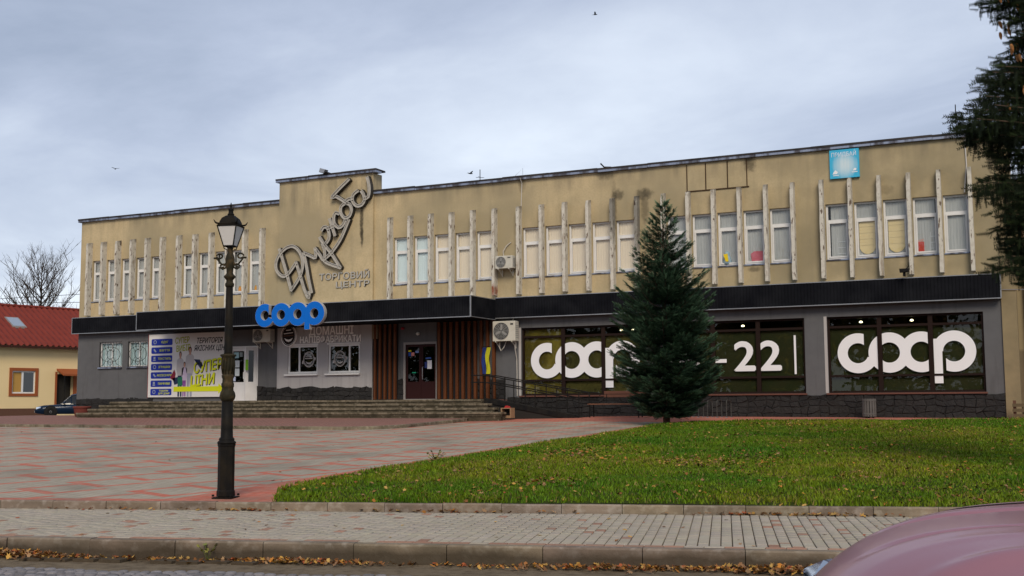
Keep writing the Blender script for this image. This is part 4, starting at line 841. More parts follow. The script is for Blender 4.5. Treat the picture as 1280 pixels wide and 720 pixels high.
KB = M('kerb_concrete', (.24, .19, .145), .9).var(1.8, .75, (.115, .095, .07), 6, .4, .66, sc=(1, 1, 1.8)).var(9, .6, (.37, .33, .28), 5, .5, .72).bump(30, .6, .01, 5).attr('col')
kz = KB.xyz()[2]; KB.mix(KB.math('MULTIPLY', KB.ramp(KB.math('ADD', kz, KB.math('MULTIPLY', KB.noise(2.2, 6), .16)), -.03, .075, .95, 0), .9), (.05, .038, .025)); KB = KB.m
KD2 = M('old_kerb_concrete', (.20, .17, .125), .92).var(2.5, .8, (.07, .06, .038), 6, .42, .62).var(9, .5, (.34, .30, .23), 4, .5, .7).bump(25, .7, .012).attr('col').m
def kerb_run(pts, zf, w, hup, hdn, mat, parent, name='kerb_stone', ln=1.0, face_drop=0, side=1):
    """one stone after another along a polyline; zf gives the walking level behind the kerb"""
    P = [Vector((x, y, 0)) for x, y in pts]
    for i in range(len(P)-1):
        d = P[i+1]-P[i]; L = d.length; n = max(1, round(L/ln)); u = d/L; N = Vector((-u.y, u.x, 0))*side
        for k in range(n):
            a = P[i]+u*(L*k/n+.004); b = P[i]+u*(L*(k+1)/n-.004); g = random.uniform(.82, 1.12); j = random.uniform(-.006, .006); c = .018
            za, zb = float(zf(a.x, a.y)), float(zf(b.x, b.y)); m = MB(); vs = []
            for q, z in ((a, za), (b, zb)):
                q = q+N*j
                for oo, zz_ in ((0, z-hdn), (0.004, z+hup-c), (c, z+hup), (w-.005, z+hup), (w, z+hup-.005), (w, z-hdn)): vs.append((q.x+N.x*oo, q.y+N.y*oo, zz_+j*.5))
            fs = [(r_, r_+6, r_+7, r_+1) for r_ in range(5)]+[(0, 1, 2, 3, 4, 5), (11, 10, 9, 8, 7, 6)]
            if side < 0: fs = [f[::-1] for f in fs]
            m.add(vs, fs, (g, g*random.uniform(.96, 1.02), g*random.uniform(.92, 1.02))); m.build(name, mat, parent)
tk = thing('terrace_kerb', 'low worn kerb edging the red paved strip before the entrance steps', 'kerb')
kerb_run([(-46, -9.3-.14), (-20.9, -9.44)]+[(-20.9+1.69*math.sin(t), -7.75-1.69*math.cos(t)) for t in [math.pi/2*k/6 for k in range(1, 7)]]+[(-19.21, -3.6)], lambda x, y: gz(x, y), .15, .012, .25, KD2, tk, ln=.95)
rk = thing('garden_kerb', 'narrow concrete kerb between the pavement and the lawn', 'kerb')
kerb_run([(x, yrear(x)) for x in (-36, -24, -15.2, -10.6, -5.28, 0, 5, 12, 20)], lambda x, y: .1, .10, .012, .25, KB, rk, ln=.77)
fk = thing('road_kerb', 'thick dirty concrete kerb along the cobbled road', 'kerb')
pts = [K(s, 0) for s in (-30, -12.1, -5.96, 0, 8.0, 24)]; kerb_run(pts, lambda x, y: 0, .16, 0.0, .30, KB, fk, ln=1.0)
# pavement: base bed and separate blocks
BEDM = M('joint_sand', (.085, .066, .045), .95).bump(60, .5, .006).m
sw = sheet('pavement', [K(-33, .15), K(25, .15), (19.0, yrear(19.0)+.03), (-36, yrear(-36)+.03)], lambda x, y: -.028, BEDM, 6)
swf = M('distant_pavement_blocks', (.34, .31, .275), .9).var(.8, .5, (.27, .245, .215), 4).var(3, .35, (.40, .24, .19), 3, .5, .7); br = swf.n.new('ShaderNodeTexBrick'); br.inputs['Scale'].default_value = 1; br.inputs['Mortar Size'].default_value = .008; br.inputs['Brick Width'].default_value = .2; br.inputs['Row Height'].default_value = .117
br.inputs['Color1'].default_value = (1, 1, 1, 1); br.inputs['Color2'].default_value = (.85, .83, .8, 1); br.inputs['Mortar'].default_value = (.35, .3, .25, 1); swf.l.new(swf.mapv((1, 1, 1), (0, 0, R(90-15.2))), br.inputs[0]); swf.mix(.9, br.outputs[0], 'MULTIPLY')
TILE = M('paving_block', (.41, .37, .30), .88).attr('col').var(.6, .35, (.30, .26, .21), 5, .48, .7).var(25, .3, (.28, .25, .21), 3).bump(90, .4, .004).m
def tile_verts(s0, s1, w0, w1, z, b=.006): 
    o = []
    for (s, w, zz_) in ((s0, w0, z-.03), (s1, w0, z-.03), (s1, w1, z-.03), (s0, w1, z-.03), (s0, w0, z-b), (s1, w0, z-b), (s1, w1, z-b), (s0, w1, z-b), (s0+b, w0+b, z), (s1-b, w0+b, z), (s1-b, w1-b, z), (s0+b, w1-b, z)):
        x, y = K(s, w); o.append((x, y, zz_))
    return o
TF = [(8, 9, 10, 11), (0, 1, 5, 4), (1, 2, 6, 5), (2, 3, 7, 6), (3, 0, 4, 7), (4, 5, 9, 8), (5, 6, 10, 9), (6, 7, 11, 10), (7, 4, 8, 11)]
tiles = []; rnd = random.Random(5); cw = .117
def tcol(red=False):
    if red or rnd.random() < .04: g = rnd.uniform(.75, 1.1); return (.90*g, .52*g, .43*g)
    g = rnd.uniform(.90, 1.05); return (g, g*rnd.uniform(.95, 1.0), g*rnd.uniform(.92, .99))
s = -9.0
while s < 8.0:
    xk, yk_ = K(s, 0); wmax = 3.4
    while True:
        x_, y_ = K(s, wmax+.05)
        if y_ > yrear(x_)-.01: break
        wmax += .05
    w = .285+rnd.uniform(-.15, 0)*1; first = True; w0 = .285
    while w0 < wmax:
        ln = rnd.choice((.2, .2, .2, .1)) if not first else rnd.choice((.1, .2)); w1 = min(w0+ln, wmax); 
        if w1-w0 > .03: tiles.append((s+.005, s+cw-.005, w0+.0015, w1-.0015, rnd.uniform(-.002, .002), tcol()))
        w0 = w1; first = False
    s += cw
s = -9.0
while s < 8.0: tiles.append((s+.003, s+.2-.003, .166, .280, rnd.uniform(-.002, .002), tcol(rnd.random() < .75))); s += .2
def tdist(t): x, y = K((t[0]+t[1])/2, t[2]); return math.hypot(x+.9, y+40)
tiles.sort(key=tdist)
vis = [t for t in tiles if -6.0 < t[0] < 4.6]
near = set(id(t) for t in vis[:300]); STV = []; STF = []; STC = []
for t in tiles:
    if id(t) in near: m = MB(); m.add(tile_verts(*t[:4], t[4]), TF, t[5]); m.build('paving_block', TILE, sw)
    else: b0 = len(STV); STV += tile_verts(*t[:4], t[4]); STF += [[b0+i for i in f] for f in TF]; STC += [t[5]]*9
np_mesh('paving_blocks', np.array(STV), np.array(STF), TILE, sw, 'stuff', np.array(STC))
for nm, a, b in (('far', -33, -9.0), ('far', 8.0, 25)): sheet('pavement_far_blocks', [K(a, .16), K(b, .16), K(b, 3.6 if a < 0 else 4.4), K(a, 3.6 if a < 0 else 4.4)], lambda x, y: -.004, swf.m, 6).parent = sw
# road: dirt gutter and cobbles
DIRT = M('gutter_dirt', (.15, .115, .075), .97).var(1.2, .6, (.22, .175, .12), 5).var(8, .6, (.075, .055, .035), 5, .45, .65).bump(25, .9, .02, 6).m
rd = sheet('road', [K(-33, -9.5), K(25, -9.5), K(25, .02), K(-33, .02)], lambda x, y: -.205+.012*math.sin(x*3.1+y)*math.cos(y*2.7), DIRT, .9)
COB = M('cobble_stone', (.21, .20, .20), .7).attr('col').var(20, .5, (.12, .115, .12), 4).bump(50, .5, .005).m
CV = []; CF = []; CC = []; cobs = []
for j in range(74):
    w = -.98-j*.112
    k = 0; s = -9.5+rnd.uniform(0, .1)
    while s < 7.5:
        ln = rnd.uniform(.095, .14); ww = w+.045*math.sin(s*3.4)+rnd.uniform(-.006, .006)
        cobs.append((s+.005, s+ln-.007, ww-.098, ww, -.165+rnd.uniform(-.006, .006)+.0, rnd.uniform(.65, 1.2))); s += ln
cobs.sort(key=lambda c: tdist(c)); nv = [c for c in cobs if -5.5 < c[0] < -1.5 and c[2] > -1.5]; nearc = set(id(c) for c in nv[-280:])
def cob_geo(c):
    s0, s1, w0, w1, z, g = c; o = []; q = .02; cz = []
    for zz_, e in ((z-.05, 0), (z-.018, .0), (z-.004, q*.55), (z, q*1.6)):
        for a, b in ((s0+q, w0), (s1-q, w0), (s1, w0+q), (s1, w1-q), (s1-q, w1), (s0+q, w1), (s0, w1-q), (s0, w0+q)):
            ca, cb_ = (s0+s1)/2, (w0+w1)/2; f = 1-e*2/(s1-s0); x, y = K(ca+(a-ca)*f, cb_+(b-cb_)*f); o.append((x, y, zz_))
    fs = [(r_*8+i, r_*8+(i+1) % 8, r_*8+8+(i+1) % 8, r_*8+8+i) for r_ in range(3) for i in range(8)]
    return o, fs
for c in cobs:
    o, fs = cob_geo(c); g = c[5]; colr = (g, g*.99, g*1.03)
    if id(c) in nearc: m = MB(); m.add(o, fs+[tuple(range(24, 32))], colr); m.build('cobble', COB, rd, True)
    else:
        b0 = len(CV); CV += o; fs4 = fs+[(24, 25, 26, 27), (24, 27, 28, 31), (28, 29, 30, 31)]; CF += [[b0+i for i in f] for f in fs4]; CC += [colr]*len(fs4)
np_mesh('cobbles', np.array(CV), np.array(CF), COB, rd, 'stuff', np.array(CC), smooth=True)
# flat slabs half buried at the kerb foot
for k in range(9):
    s0 = -5.6+k*.30; 
    if k in (4,): continue
    a = random.uniform(-.03, .03); m = MB(); m.add([(*K(s0, -.30+a), -.24), (*K(s0+.24, -.30+a), -.24), (*K(s0+.27, -.10+a), -.24), (*K(s0+.03, -.10+a), -.24), (*K(s0, -.30+a), -.172), (*K(s0+.24, -.30+a), -.176), (*K(s0+.27, -.10+a), -.180), (*K(s0+.03, -.10+a), -.178)],
        [(4, 5, 6, 7), (0, 1, 5, 4), (1, 2, 6, 5), (2, 3, 7, 6), (3, 0, 4, 7)], (.95, .9, .82)); m.build('gutter_slab', KB, rd)
# ---------------------------------------------------------------- lawn
LAWN = [(-9.85, yrear(-9.85)+.105), (19.8, yrear(19.8)+.105), (19.8, -2.6), (-1.2, -2.75), (-6.5, -3.85), (-9.2, -4.5), (-10.3, -5.3), (-10.85, -7.0), (-10.85, -24.2), (-10.55, -25.9)]
soil = M('lawn_soil', (.040, .060, .010), .98).var(1.5, .5, (.07, .065, .018), 5).var(20, .5, (.03, .045, .008), 4).bump(30, .8, .03, 4).m
def lawn_z(x, y):
    z = gz(x, y); d = np.minimum(np.maximum(np.asarray(y, float)-yrear(x)-.13, 0), 1.5); return z+.006*np.minimum(d*5, 1)+.05*np.minimum(d, 1)+.02*np.sin(np.asarray(x)*.9)*np.sin(np.asarray(y)*.7)
sheet('lawn', LAWN, lawn_z, soil, .8, dz=.003)
def inpoly(x, y, poly):
    c = np.zeros(len(x), bool); n = len(poly)
    for i in range(n):
        x1, y1 = poly[i]; x2, y2 = poly[(i+1) % n]; cond = ((y1 > y) != (y2 > y)); xx = (x2-x1)*(y-y1)/((y2-y1) if y2 != y1 else 1e-9)+x1; c ^= cond & (x < xx)
    return c
def vnoise(x, y, f, seed):
    r_ = np.random.default_rng(seed); G = r_.random((64, 64)); u = x*f+100; v = y*f+100; i = np.floor(u).astype(int); j = np.floor(v).astype(int); a = u-i; b = v-j; a = a*a*(3-2*a); b = b*b*(3-2*b)
    g = lambda p, q: G[p % 64, q % 64]; return g(i, j)*(1-a)*(1-b)+g(i+1, j)*a*(1-b)+g(i, j+1)*(1-a)*b+g(i+1, j+1)*a*b
NB = 430000
bx = rng.uniform(-11, 9, NB); by = rng.uniform(-27.6, -2.3, NB)
dcam = np.hypot(bx, by+40); keep = inpoly(bx, by, [(p[0]-.05 if p[0] < -9 else p[0], p[1]) for p in LAWN]) & (rng.random(NB) < np.clip(1.25-(dcam-12)/34, .35, 1)); ang = np.degrees(np.arctan2(bx, by+40)); keep &= ang < 5
bx, by, dcam = bx[keep], by[keep], dcam[keep]; n = len(bx); bz = lawn_z(bx, by)-.002
fn = .55*vnoise(bx, by, .35, 1)+.45*vnoise(bx, by, 1.7, 2); hgt = rng.uniform(.025, .066, n)*(.55+1.0*vnoise(bx, by, 1.1, 3)); edge = (by-yrear(bx)) < .5; hgt = np.where(edge, hgt*1.35, hgt)
wid = rng.uniform(.007, .013, n)*(dcam/18)**.6; th = rng.uniform(0, 2*np.pi, n); ln_ = rng.uniform(.1, .9, n)*hgt; lth = rng.uniform(0, 2*np.pi, n)
cx, sx_ = np.cos(th)*wid, np.sin(th)*wid; lx, ly = np.cos(lth)*ln_, np.sin(lth)*ln_
V = np.zeros((n, 5, 3)); V[:, 0] = np.c_[bx-cx, by-sx_, bz]; V[:, 1] = np.c_[bx+cx, by+sx_, bz]; V[:, 2] = np.c_[bx-cx*.6+lx*.4, by-sx_*.6+ly*.4, bz+hgt*.6]; V[:, 3] = np.c_[bx+cx*.6+lx*.4, by+sx_*.6+ly*.4, bz+hgt*.6]; V[:, 4] = np.c_[bx+lx, by+ly, bz+hgt]
ix = np.arange(n)[:, None]*5; F3 = np.concatenate([ix+np.array([[0, 1, 3]]), ix+np.array([[0, 3, 2]]), ix+np.array([[2, 3, 4]])], 1).reshape(-1, 3)
base = np.c_[.038+.175*fn**1.3, .125+.10*fn, .002+.005*fn]*rng.uniform(.55, 1.35, (n, 1)); dry = rng.random(n) < .06+.16*(fn > .62); base[dry] = np.c_[.22*np.ones(dry.sum()), .17*np.ones(dry.sum()), .05*np.ones(dry.sum())]*rng.uniform(.6, 1.2, (dry.sum(), 1))
GRM = M('grass_blade', (1, 1, 1), .6).attr('col', 'MULTIPLY').m
np_mesh('grass', V.reshape(-1, 3), F3, GRM, kind='stuff', cols=np.repeat(base, 3, axis=0), label='dense green autumn lawn grass of the triangular lawn')
# ---------------------------------------------------------------- fallen leaves
LFM = M('fallen_leaf', (1, 1, 1), .7).attr('col', 'MULTIPLY').m
LT = np.array([(0, -.5, 0), (.32, -.25, .06), (.22, .02, .0), (.45, .25, .12), (.12, .22, .0), (0, .55, .10), (-.12, .22, .02), (-.45, .22, .10), (-.22, .0, .0), (-.34, -.25, .08)])
LFc = np.array([(0, 1, 2), (0, 2, 8), (0, 8, 9), (2, 3, 4), (2, 4, 6), (2, 6, 8), (4, 5, 6), (6, 7, 8)])
PAL = np.array([(.42, .17, .03), (.46, .26, .06), (.26, .11, .035), (.44, .27, .08), (.16, .075, .03), (.30, .08, .03), (.30, .18, .09), (.22, .12, .06)])
def leaves(name, x, y, z, size, tilt, label=None, pal=PAL):
    n = len(x); a = rng.uniform(0, 2*np.pi, n); s_ = size*rng.uniform(.55, 1.25, n); P = np.repeat(LT[None], n, 0)*s_[:, None, None]; P[:, :, 2] *= rng.uniform(-1.2, 2.2, n)[:, None]
    ta = rng.uniform(-tilt, tilt, n)[:, None]; tb = rng.uniform(-tilt, tilt, n)[:, None]; P[:, :, 2] += P[:, :, 0]*ta+P[:, :, 1]*tb
    c, s__ = np.cos(a)[:, None], np.sin(a)[:, None]; Q = np.empty_like(P); Q[:, :, 0] = P[:, :, 0]*c-P[:, :, 1]*s__+x[:, None]; Q[:, :, 1] = P[:, :, 0]*s__+P[:, :, 1]*c+y[:, None]; Q[:, :, 2] = P[:, :, 2]+z[:, None]
    Fc_ = (np.arange(n)[:, None, None]*10+LFc[None]).reshape(-1, 3); col = pal[rng.integers(0, len(pal), n)]*rng.uniform(.6, 1.25, (n, 1))
    return np_mesh(name, Q.reshape(-1, 3), Fc_, LFM, kind='stuff', cols=np.repeat(col, 8, axis=0), label=label)
NL = 44000; x = rng.uniform(-10.9, 8, NL); y = rng.uniform(-27.5, -2.6, NL); k = inpoly(x, y, LAWN) & (rng.random(NL) < .05+.9*vnoise(x, y, .55, 9)**4+.30*vnoise(x, y, 1.6, 19)**2*np.exp(-((y+21)/6)**2)); x, y = x[k], y[k]
leaves('fallen_leaves', x, y, lawn_z(x, y)+rng.uniform(.01, .05, len(x)), .066, .6, 'orange and brown leaves scattered over the lawn')
def kxy(s, w): P = KO[None]+np.outer(s, KU)+np.outer(w, KN); return P[:, 0], P[:, 1]
n = 6500; s_ = rng.uniform(-9, 7, n); dens = vnoise(s_, s_*0, .9, 21)**4*1.2+.75*np.exp(-((s_+6.0)/.7)**2)+.45*np.exp(-((s_+2.6)/.8)**2)+.45*np.exp(-((s_-.9)/1.2)**2)+.3*np.exp(-((s_-3)/1.2)**2)+.04; kk = rng.random(n) < dens; s_ = s_[kk]; dd = dens[kk]; w_ = -.03-np.abs(rng.normal(0, .11, len(s_))); x, y = kxy(s_, w_)
leaves('gutter_leaves', x, y, -.185+rng.uniform(0, .07, len(x))*np.clip(dd, 0, 1), .055, .8, 'heaps of dead leaves in the gutter below the road kerb')
n = 900; x = rng.uniform(-13, 6, n); dd = vnoise(x, x*0, 1.1, 33)**3*1.2+.5*np.exp(-((x+10.4)/.5)**2)+.6*np.exp(-((x+7.3)/.5)**2)+.5*np.exp(-((x+3.2)/.5)**2)+.6*np.exp(-((x+1.2)/.8)**2)+.02; x = x[rng.random(n) < dd]; y = yrear(x)-.02-np.abs(rng.normal(0, .06, len(x)))
leaves('kerb_leaves', x, y, .005+rng.uniform(0, .03, len(x)), .07, .5, 'dead leaves gathered along the garden kerb')
n = 70; s_ = rng.uniform(-9, 6, n); w_ = rng.uniform(.2, 3.4, n); x, y = kxy(s_, w_); leaves('pavement_leaves', x, y, np.full(n, .006), .06, .3, 'a few dead leaves lying on the pavement')
n = 55; x = rng.uniform(-30, -11.5, n); y = rng.uniform(-25, -10, n); k = y > yrear(x)+.3; x, y = x[k], y[k]; leaves('plaza_leaves', x, y, plaza_z(x, y)+.01, .07, .3, 'single dead leaves lying on the paved square')

# ================================================================ STREET LAMP
def lamp(x, y, z):
    t = thing('street_lamp', 'tall ornate black lantern post with scroll arms standing at the corner of the square', 'street lamp', (x, y, z), R(16))
    m = MB(); m.box(-.15, .15, -.15, .15, 0, .02)
    for a in (-1, 1):
        for b in (-1, 1): m.lathe([(.02, .03), (.02, .055), (.008, .06)], 8, (a*.135, b*.135, 0))
    m.build('base_plate', LAMPM, t)
    sq = lambda r: r*1.0
    m = MB(); m.lathe([(sq(.132), .03), (sq(.130), .10), (sq(.120), .12), (sq(.119), .74), (sq(.128), .76), (sq(.128), .79)], 8, a0=math.pi/8); m.build('pedestal', LAMPM, t)
    m = MB(); m.lathe([(.134, .79), (.137, .80), (.126, .82), (.108, .83), (.114, .845), (.108, .865), (.090, .88), (.086, 1.0), (.080, 1.42)], 24); m.build('lower_shaft', LAMPM, t, True)
    m = MB(); m.lathe([(.080, 1.40), (.106, 1.44), (.116, 1.48), (.106, 1.53), (.088, 1.56), (.082, 1.60), (.092, 1.62), (.092, 1.66), (.080, 1.68), (.078, 1.73), (.090, 1.76), (.090, 1.785), (.076, 1.80), (.078, 1.86), (.086, 1.95), (.082, 2.02), (.100, 2.055), (.118, 2.075), (.112, 2.09), (.070, 2.10)], 24)
    m.build('ornate_collar', LAMPOLD, t, True)
    m = MB()
    for k in range(12): a = 2*math.pi*k/12; m.tube([(.082*math.cos(a), .082*math.sin(a), 1.80), (.092*math.cos(a), .092*math.sin(a), 1.93), (.088*math.cos(a), .088*math.sin(a), 2.04)], [.006, .014, .010], 5)
    m.build('collar_leaf', LAMPOLD, t, True, kind='stuff')
    m = MB(); m.lathe([(.066, 2.09), (.062, 2.12), (.058, 2.6), (.050, 3.10)], 20, fl=.0); m.build('upper_shaft', LAMPM, t, True)
    m = MB(); m.lathe([(.055, 3.09), (.066, 3.11), (.066, 3.14), (.052, 3.16), (.048, 3.19), (.062, 3.21), (.085, 3.235), (.085, 3.255), (.060, 3.275), (.048, 3.30), (.052, 3.36), (.064, 3.42), (.070, 3.50), (.058, 3.56), (.042, 3.60), (.040, 3.66), (.048, 3.68)], 20); m.build('capital', LAMPOLD, t, True)
    for s in (-1, 1):
        m = MB(); P = []
        P = [(s*.045, 0, 3.46), (s*.09, 0, 3.42), (s*.13, 0, 3.43), (s*.18, 0, 3.49), (s*.215, 0, 3.53)]; m.tube(P, [.018, .016, .015, .014, .012], 8)
        m.tube([(s*(.105+.045*math.cos(q)), 0, 3.40+.035*math.sin(q)) for q in [k*.5 for k in range(13)]], .013, 7); m.tube([(s*(.165+.045*math.cos(q)), 0, 3.555+.035*math.sin(q)) for q in [k*.5 for k in range(13)]], .013, 7)
        m.tube([(s*.205, 0, 3.53), (s*.245, 0, 3.525), (s*.26, 0, 3.535)], [.014, .016, .004], 7); m.tube([(s*.105, 0, 3.40), (s*.10, 0, 3.365), (s*.12, 0, 3.35)], [.02, .012, .006], 6)
        m.build('scroll_arm', LAMPOLD, t, True)
    # four sided lantern
    zb, zt, rb, rt = 3.70, 4.00, .075, .148
    L = thing_part('lantern', t)
    def fr4(r, z, k): a = math.pi/4+k*math.pi/2; return (r*1.414*math.cos(a), r*1.414*math.sin(a), z)
    m = MB()
    for k in range(4): m.tube([fr4(rb, zb, k), fr4(rt, zt, k)], .010, 4); m.tube([fr4(rb, zb, k), fr4(rb, zb, k+1)], .010, 4); m.tube([fr4(rt, zt, k), fr4(rt, zt, k+1)], .012, 4); m.tube([fr4(.04, 3.65, k), fr4(.066, 3.66, k), fr4(rb, zb, k)], .008, 4)
    m.build('lantern_frame', LAMPM, L)
    for k in range(4):
        c = [Vector(fr4(rb, zb, k)), Vector(fr4(rb, zb, k+1)), Vector(fr4(rt, zt, k+1)), Vector(fr4(rt, zt, k))]; ctr = sum(c, Vector())/4; c = [p+(Vector((0, 0, p.z))-p)*.03 for p in c]; m = MB(); m.add(c, [(0, 1, 2, 3)]); m.build('lantern_pane', FROST, L)
    m = MB(); n = 4; prof = [(.172, 4.0), (.180, 4.025), (.150, 4.035), (.140, 4.07), (.115, 4.12), (.070, 4.155), (.045, 4.165)]
    vs = []
    for r_, z in prof:
        for k in range(16):
            a = 2*math.pi*k/16+math.pi/4; sqf = 1/max(abs(math.cos(a)), abs(math.sin(a))); f = sqf*.86 if r_ > .11 else (1+.4*(sqf-1)); vs.append((r_*f*math.cos(a), r_*f*math.sin(a), z+(.02*(sqf-1)/.414 if r_ > .16 else 0)))
    fs = [(i*16+j, i*16+(j+1) % 16, (i+1)*16+(j+1) % 16, (i+1)*16+j) for i in range(len(prof)-1) for j in range(16)]+[tuple(range(15, -1, -1)), tuple((len(prof)-1)*16+j for j in range(16))]; m.add(vs, fs)
    for k in range(4): a = Vector(fr4(.150, 4.03, k)); b = Vector(fr4(.188, 4.085, k)); m.tube([a*1, (a+b)/2+Vector((0, 0, -.012)), b], [.016, .012, .003], 6)
    m.build('lantern_roof', LAMPM, L)
    m = MB(); m.lathe([(.045, 4.16), (.052, 4.18), (.036, 4.20), (.034, 4.235), (.046, 4.25), (.020, 4.27), (.010, 4.285), (.020, 4.305), (.014, 4.325), (.003, 4.36)], 14); m.build('finial', LAMPM, L, True)
    return t
def thing_part(name, parent):
    o = bpy.data.objects.new(name, None); COL.objects.link(o); o.parent = parent; return o
lamp(-10.85, -26.80, float(gz(-10.85, -26.8))).scale = (.98, .98, .975)
# ================================================================ SPRUCES
NEED = M('blue_spruce_needles', (1, 1, 1), .75).attr('col', 'MULTIPLY').m
BARK = M('spruce_bark', (.10, .07, .05), .95).var(8, .6, (.05, .035, .025), 5).bump(15, 1, .02).m
def twig_template(r, n=9, L=1.0, w=.10, droop=.0):
    """a shoot with needle blades on both sides and above, unit length along +X"""
    T = []; 
    for k in range(n):
        f = (k+.5)/n; x = f*L
        for a in (-1, 1):
            for el in (-.25, .75):
                l = .36*(1-.45*f)*r.uniform(.8, 1.2); dx = l*.62; dy = a*l*(.75 if el < 0 else .45); dz = l*el*.6; T.append([(x-w*.35, 0, 0), (x+w*.35, 0, 0), (x+dx, dy, dz)])
    T.append([(0, -.035, 0), (0, .035, 0), (L*1.12, 0, .02)]); return np.array(T)
def conifer_mesh(P, D, U, S, T, cols, name, mat, parent, jitter=.3, kind=None):
    """P positions, D directions, U ups, S sizes; template triangles T"""
    D = D/np.linalg.norm(D, axis=1, keepdims=True); Yv = np.cross(U, D); Yv /= np.linalg.norm(Yv, axis=1, keepdims=True)+1e-9; Zv = np.cross(D, Yv)
    B3 = np.stack([D, Yv, Zv], 1)*S[:, None, None]       # rows are basis vectors
    V = np.einsum('tvk,nkc->ntvc', T, B3)+P[:, None, None, :]
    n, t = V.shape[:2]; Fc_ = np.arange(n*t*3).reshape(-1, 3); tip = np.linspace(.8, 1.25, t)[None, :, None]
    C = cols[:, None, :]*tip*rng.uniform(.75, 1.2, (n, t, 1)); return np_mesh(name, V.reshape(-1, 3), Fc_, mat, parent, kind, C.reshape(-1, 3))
def spruce(loc, H, prof, label, seed, twl, dens, c0, c1, trunk_r, whorls, sub=None):
    rs = np.random.default_rng(seed); t = thing('spruce_tree', label, 'spruce', loc)
    MB().tube([(0, 0, -.1), (.01, 0, H*.3), (-.01, .01, H*.65), (0, 0, H*.93)], [trunk_r, trunk_r*.8, trunk_r*.45, .012], 10).build('trunk', BARK, t, True)
    P = []; D = []; S = []; C = []; bm_ = MB()
    for wv in range(whorls):
        f = (wv+.5)/whorls; z0 = .10*H*(1-f)+f*H*.97; z0 = H*(.045+.92*f**1.02)
        Rr = np.interp(f, prof[0], prof[1]); nb = int(round(7+10*(1-f)))
        for b in range(nb):
            a = rs.uniform(0, 2*np.pi); L = Rr*rs.uniform(.72, 1.12); rise = -.16+.75*f+rs.uniform(-.10, .10); zb = z0+rs.uniform(-.28, .28)*H/whorls
            nseg = max(3, int(L/(twl*.55))); d2 = np.array([math.cos(a), math.sin(a)])
            pts = []
            for k in range(nseg+1):
                q = k/nseg; pts.append((d2[0]*L*q, d2[1]*L*q, zb+L*(rise*q-.16*q*(1-q)*2+.16*q*q)))
            if L > .5: bm_.tube([pts[0], pts[len(pts)//2], pts[-1]], [.018, .010, .004], 4, cap=False)
            for k in range(1, nseg+1):
                q = k/nseg; p = np.array(pts[k]); dirv = np.array(pts[k])-np.array(pts[k-1]); side = np.array([-d2[1], d2[0], 0]); spread = L*.36*(1-abs(q-.45)*1.1)
                m_ = max(1, int(dens*(1+spread/twl*1.3)))
                for j in range(m_):
                    sgn = rs.choice((-1, 1)); e = rs.uniform(0, 1); off = side*sgn*spread*e*.8
                    dd = dirv/np.linalg.norm(dirv)*(.75)+side*sgn*rs.uniform(.25, .9)+np.array([0, 0, rs.uniform(-.28, .22)]); P.append(p+off+np.array([0, 0, -.10*e*spread+rs.uniform(-.03, .03)])); D.append(dd); S.append(twl*rs.uniform(.65, 1.15)*(1-.25*f))
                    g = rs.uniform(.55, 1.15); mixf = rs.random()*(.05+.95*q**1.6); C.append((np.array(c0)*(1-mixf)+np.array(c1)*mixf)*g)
            P.append(np.array(pts[-1])); D.append(np.array(pts[-1])-np.array(pts[-2])); S.append(twl*1.1); C.append(np.array(c1)*rs.uniform(.7, 1.1))
    for k in range(26): z = H*(.86+.14*k/26); a = k*2.4; P.append(np.array([0, 0, z])); D.append(np.array([math.cos(a)*.7, math.sin(a)*.7, .9])); S.append(twl*(1.0-.6*k/26)); C.append(np.array(c1)*.9)
    for k in range(4): P.append(np.array([0, 0, H*(.93+.018*k)])); D.append(np.array([.02*math.cos(k), .02*math.sin(k), 1])); S.append(twl*.9); C.append(np.array((.16, .13, .06)))
    P, D, S, C = map(np.array, (P, D, S, C)); T = twig_template(rs)
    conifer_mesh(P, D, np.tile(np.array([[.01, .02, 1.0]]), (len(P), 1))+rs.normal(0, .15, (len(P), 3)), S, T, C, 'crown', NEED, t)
    if bm_.f: bm_.build('branches', BARK, t)
    print('spruce twigs', len(P)); return t
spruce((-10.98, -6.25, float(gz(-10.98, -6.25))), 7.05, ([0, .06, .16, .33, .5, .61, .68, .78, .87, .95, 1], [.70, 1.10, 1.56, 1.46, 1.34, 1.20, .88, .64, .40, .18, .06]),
       'dense dark blue green spruce standing at the corner of the lawn before the display windows', 11, .185, 4.6, (.020, .050, .028), (.115, .215, .125), .11, 27)
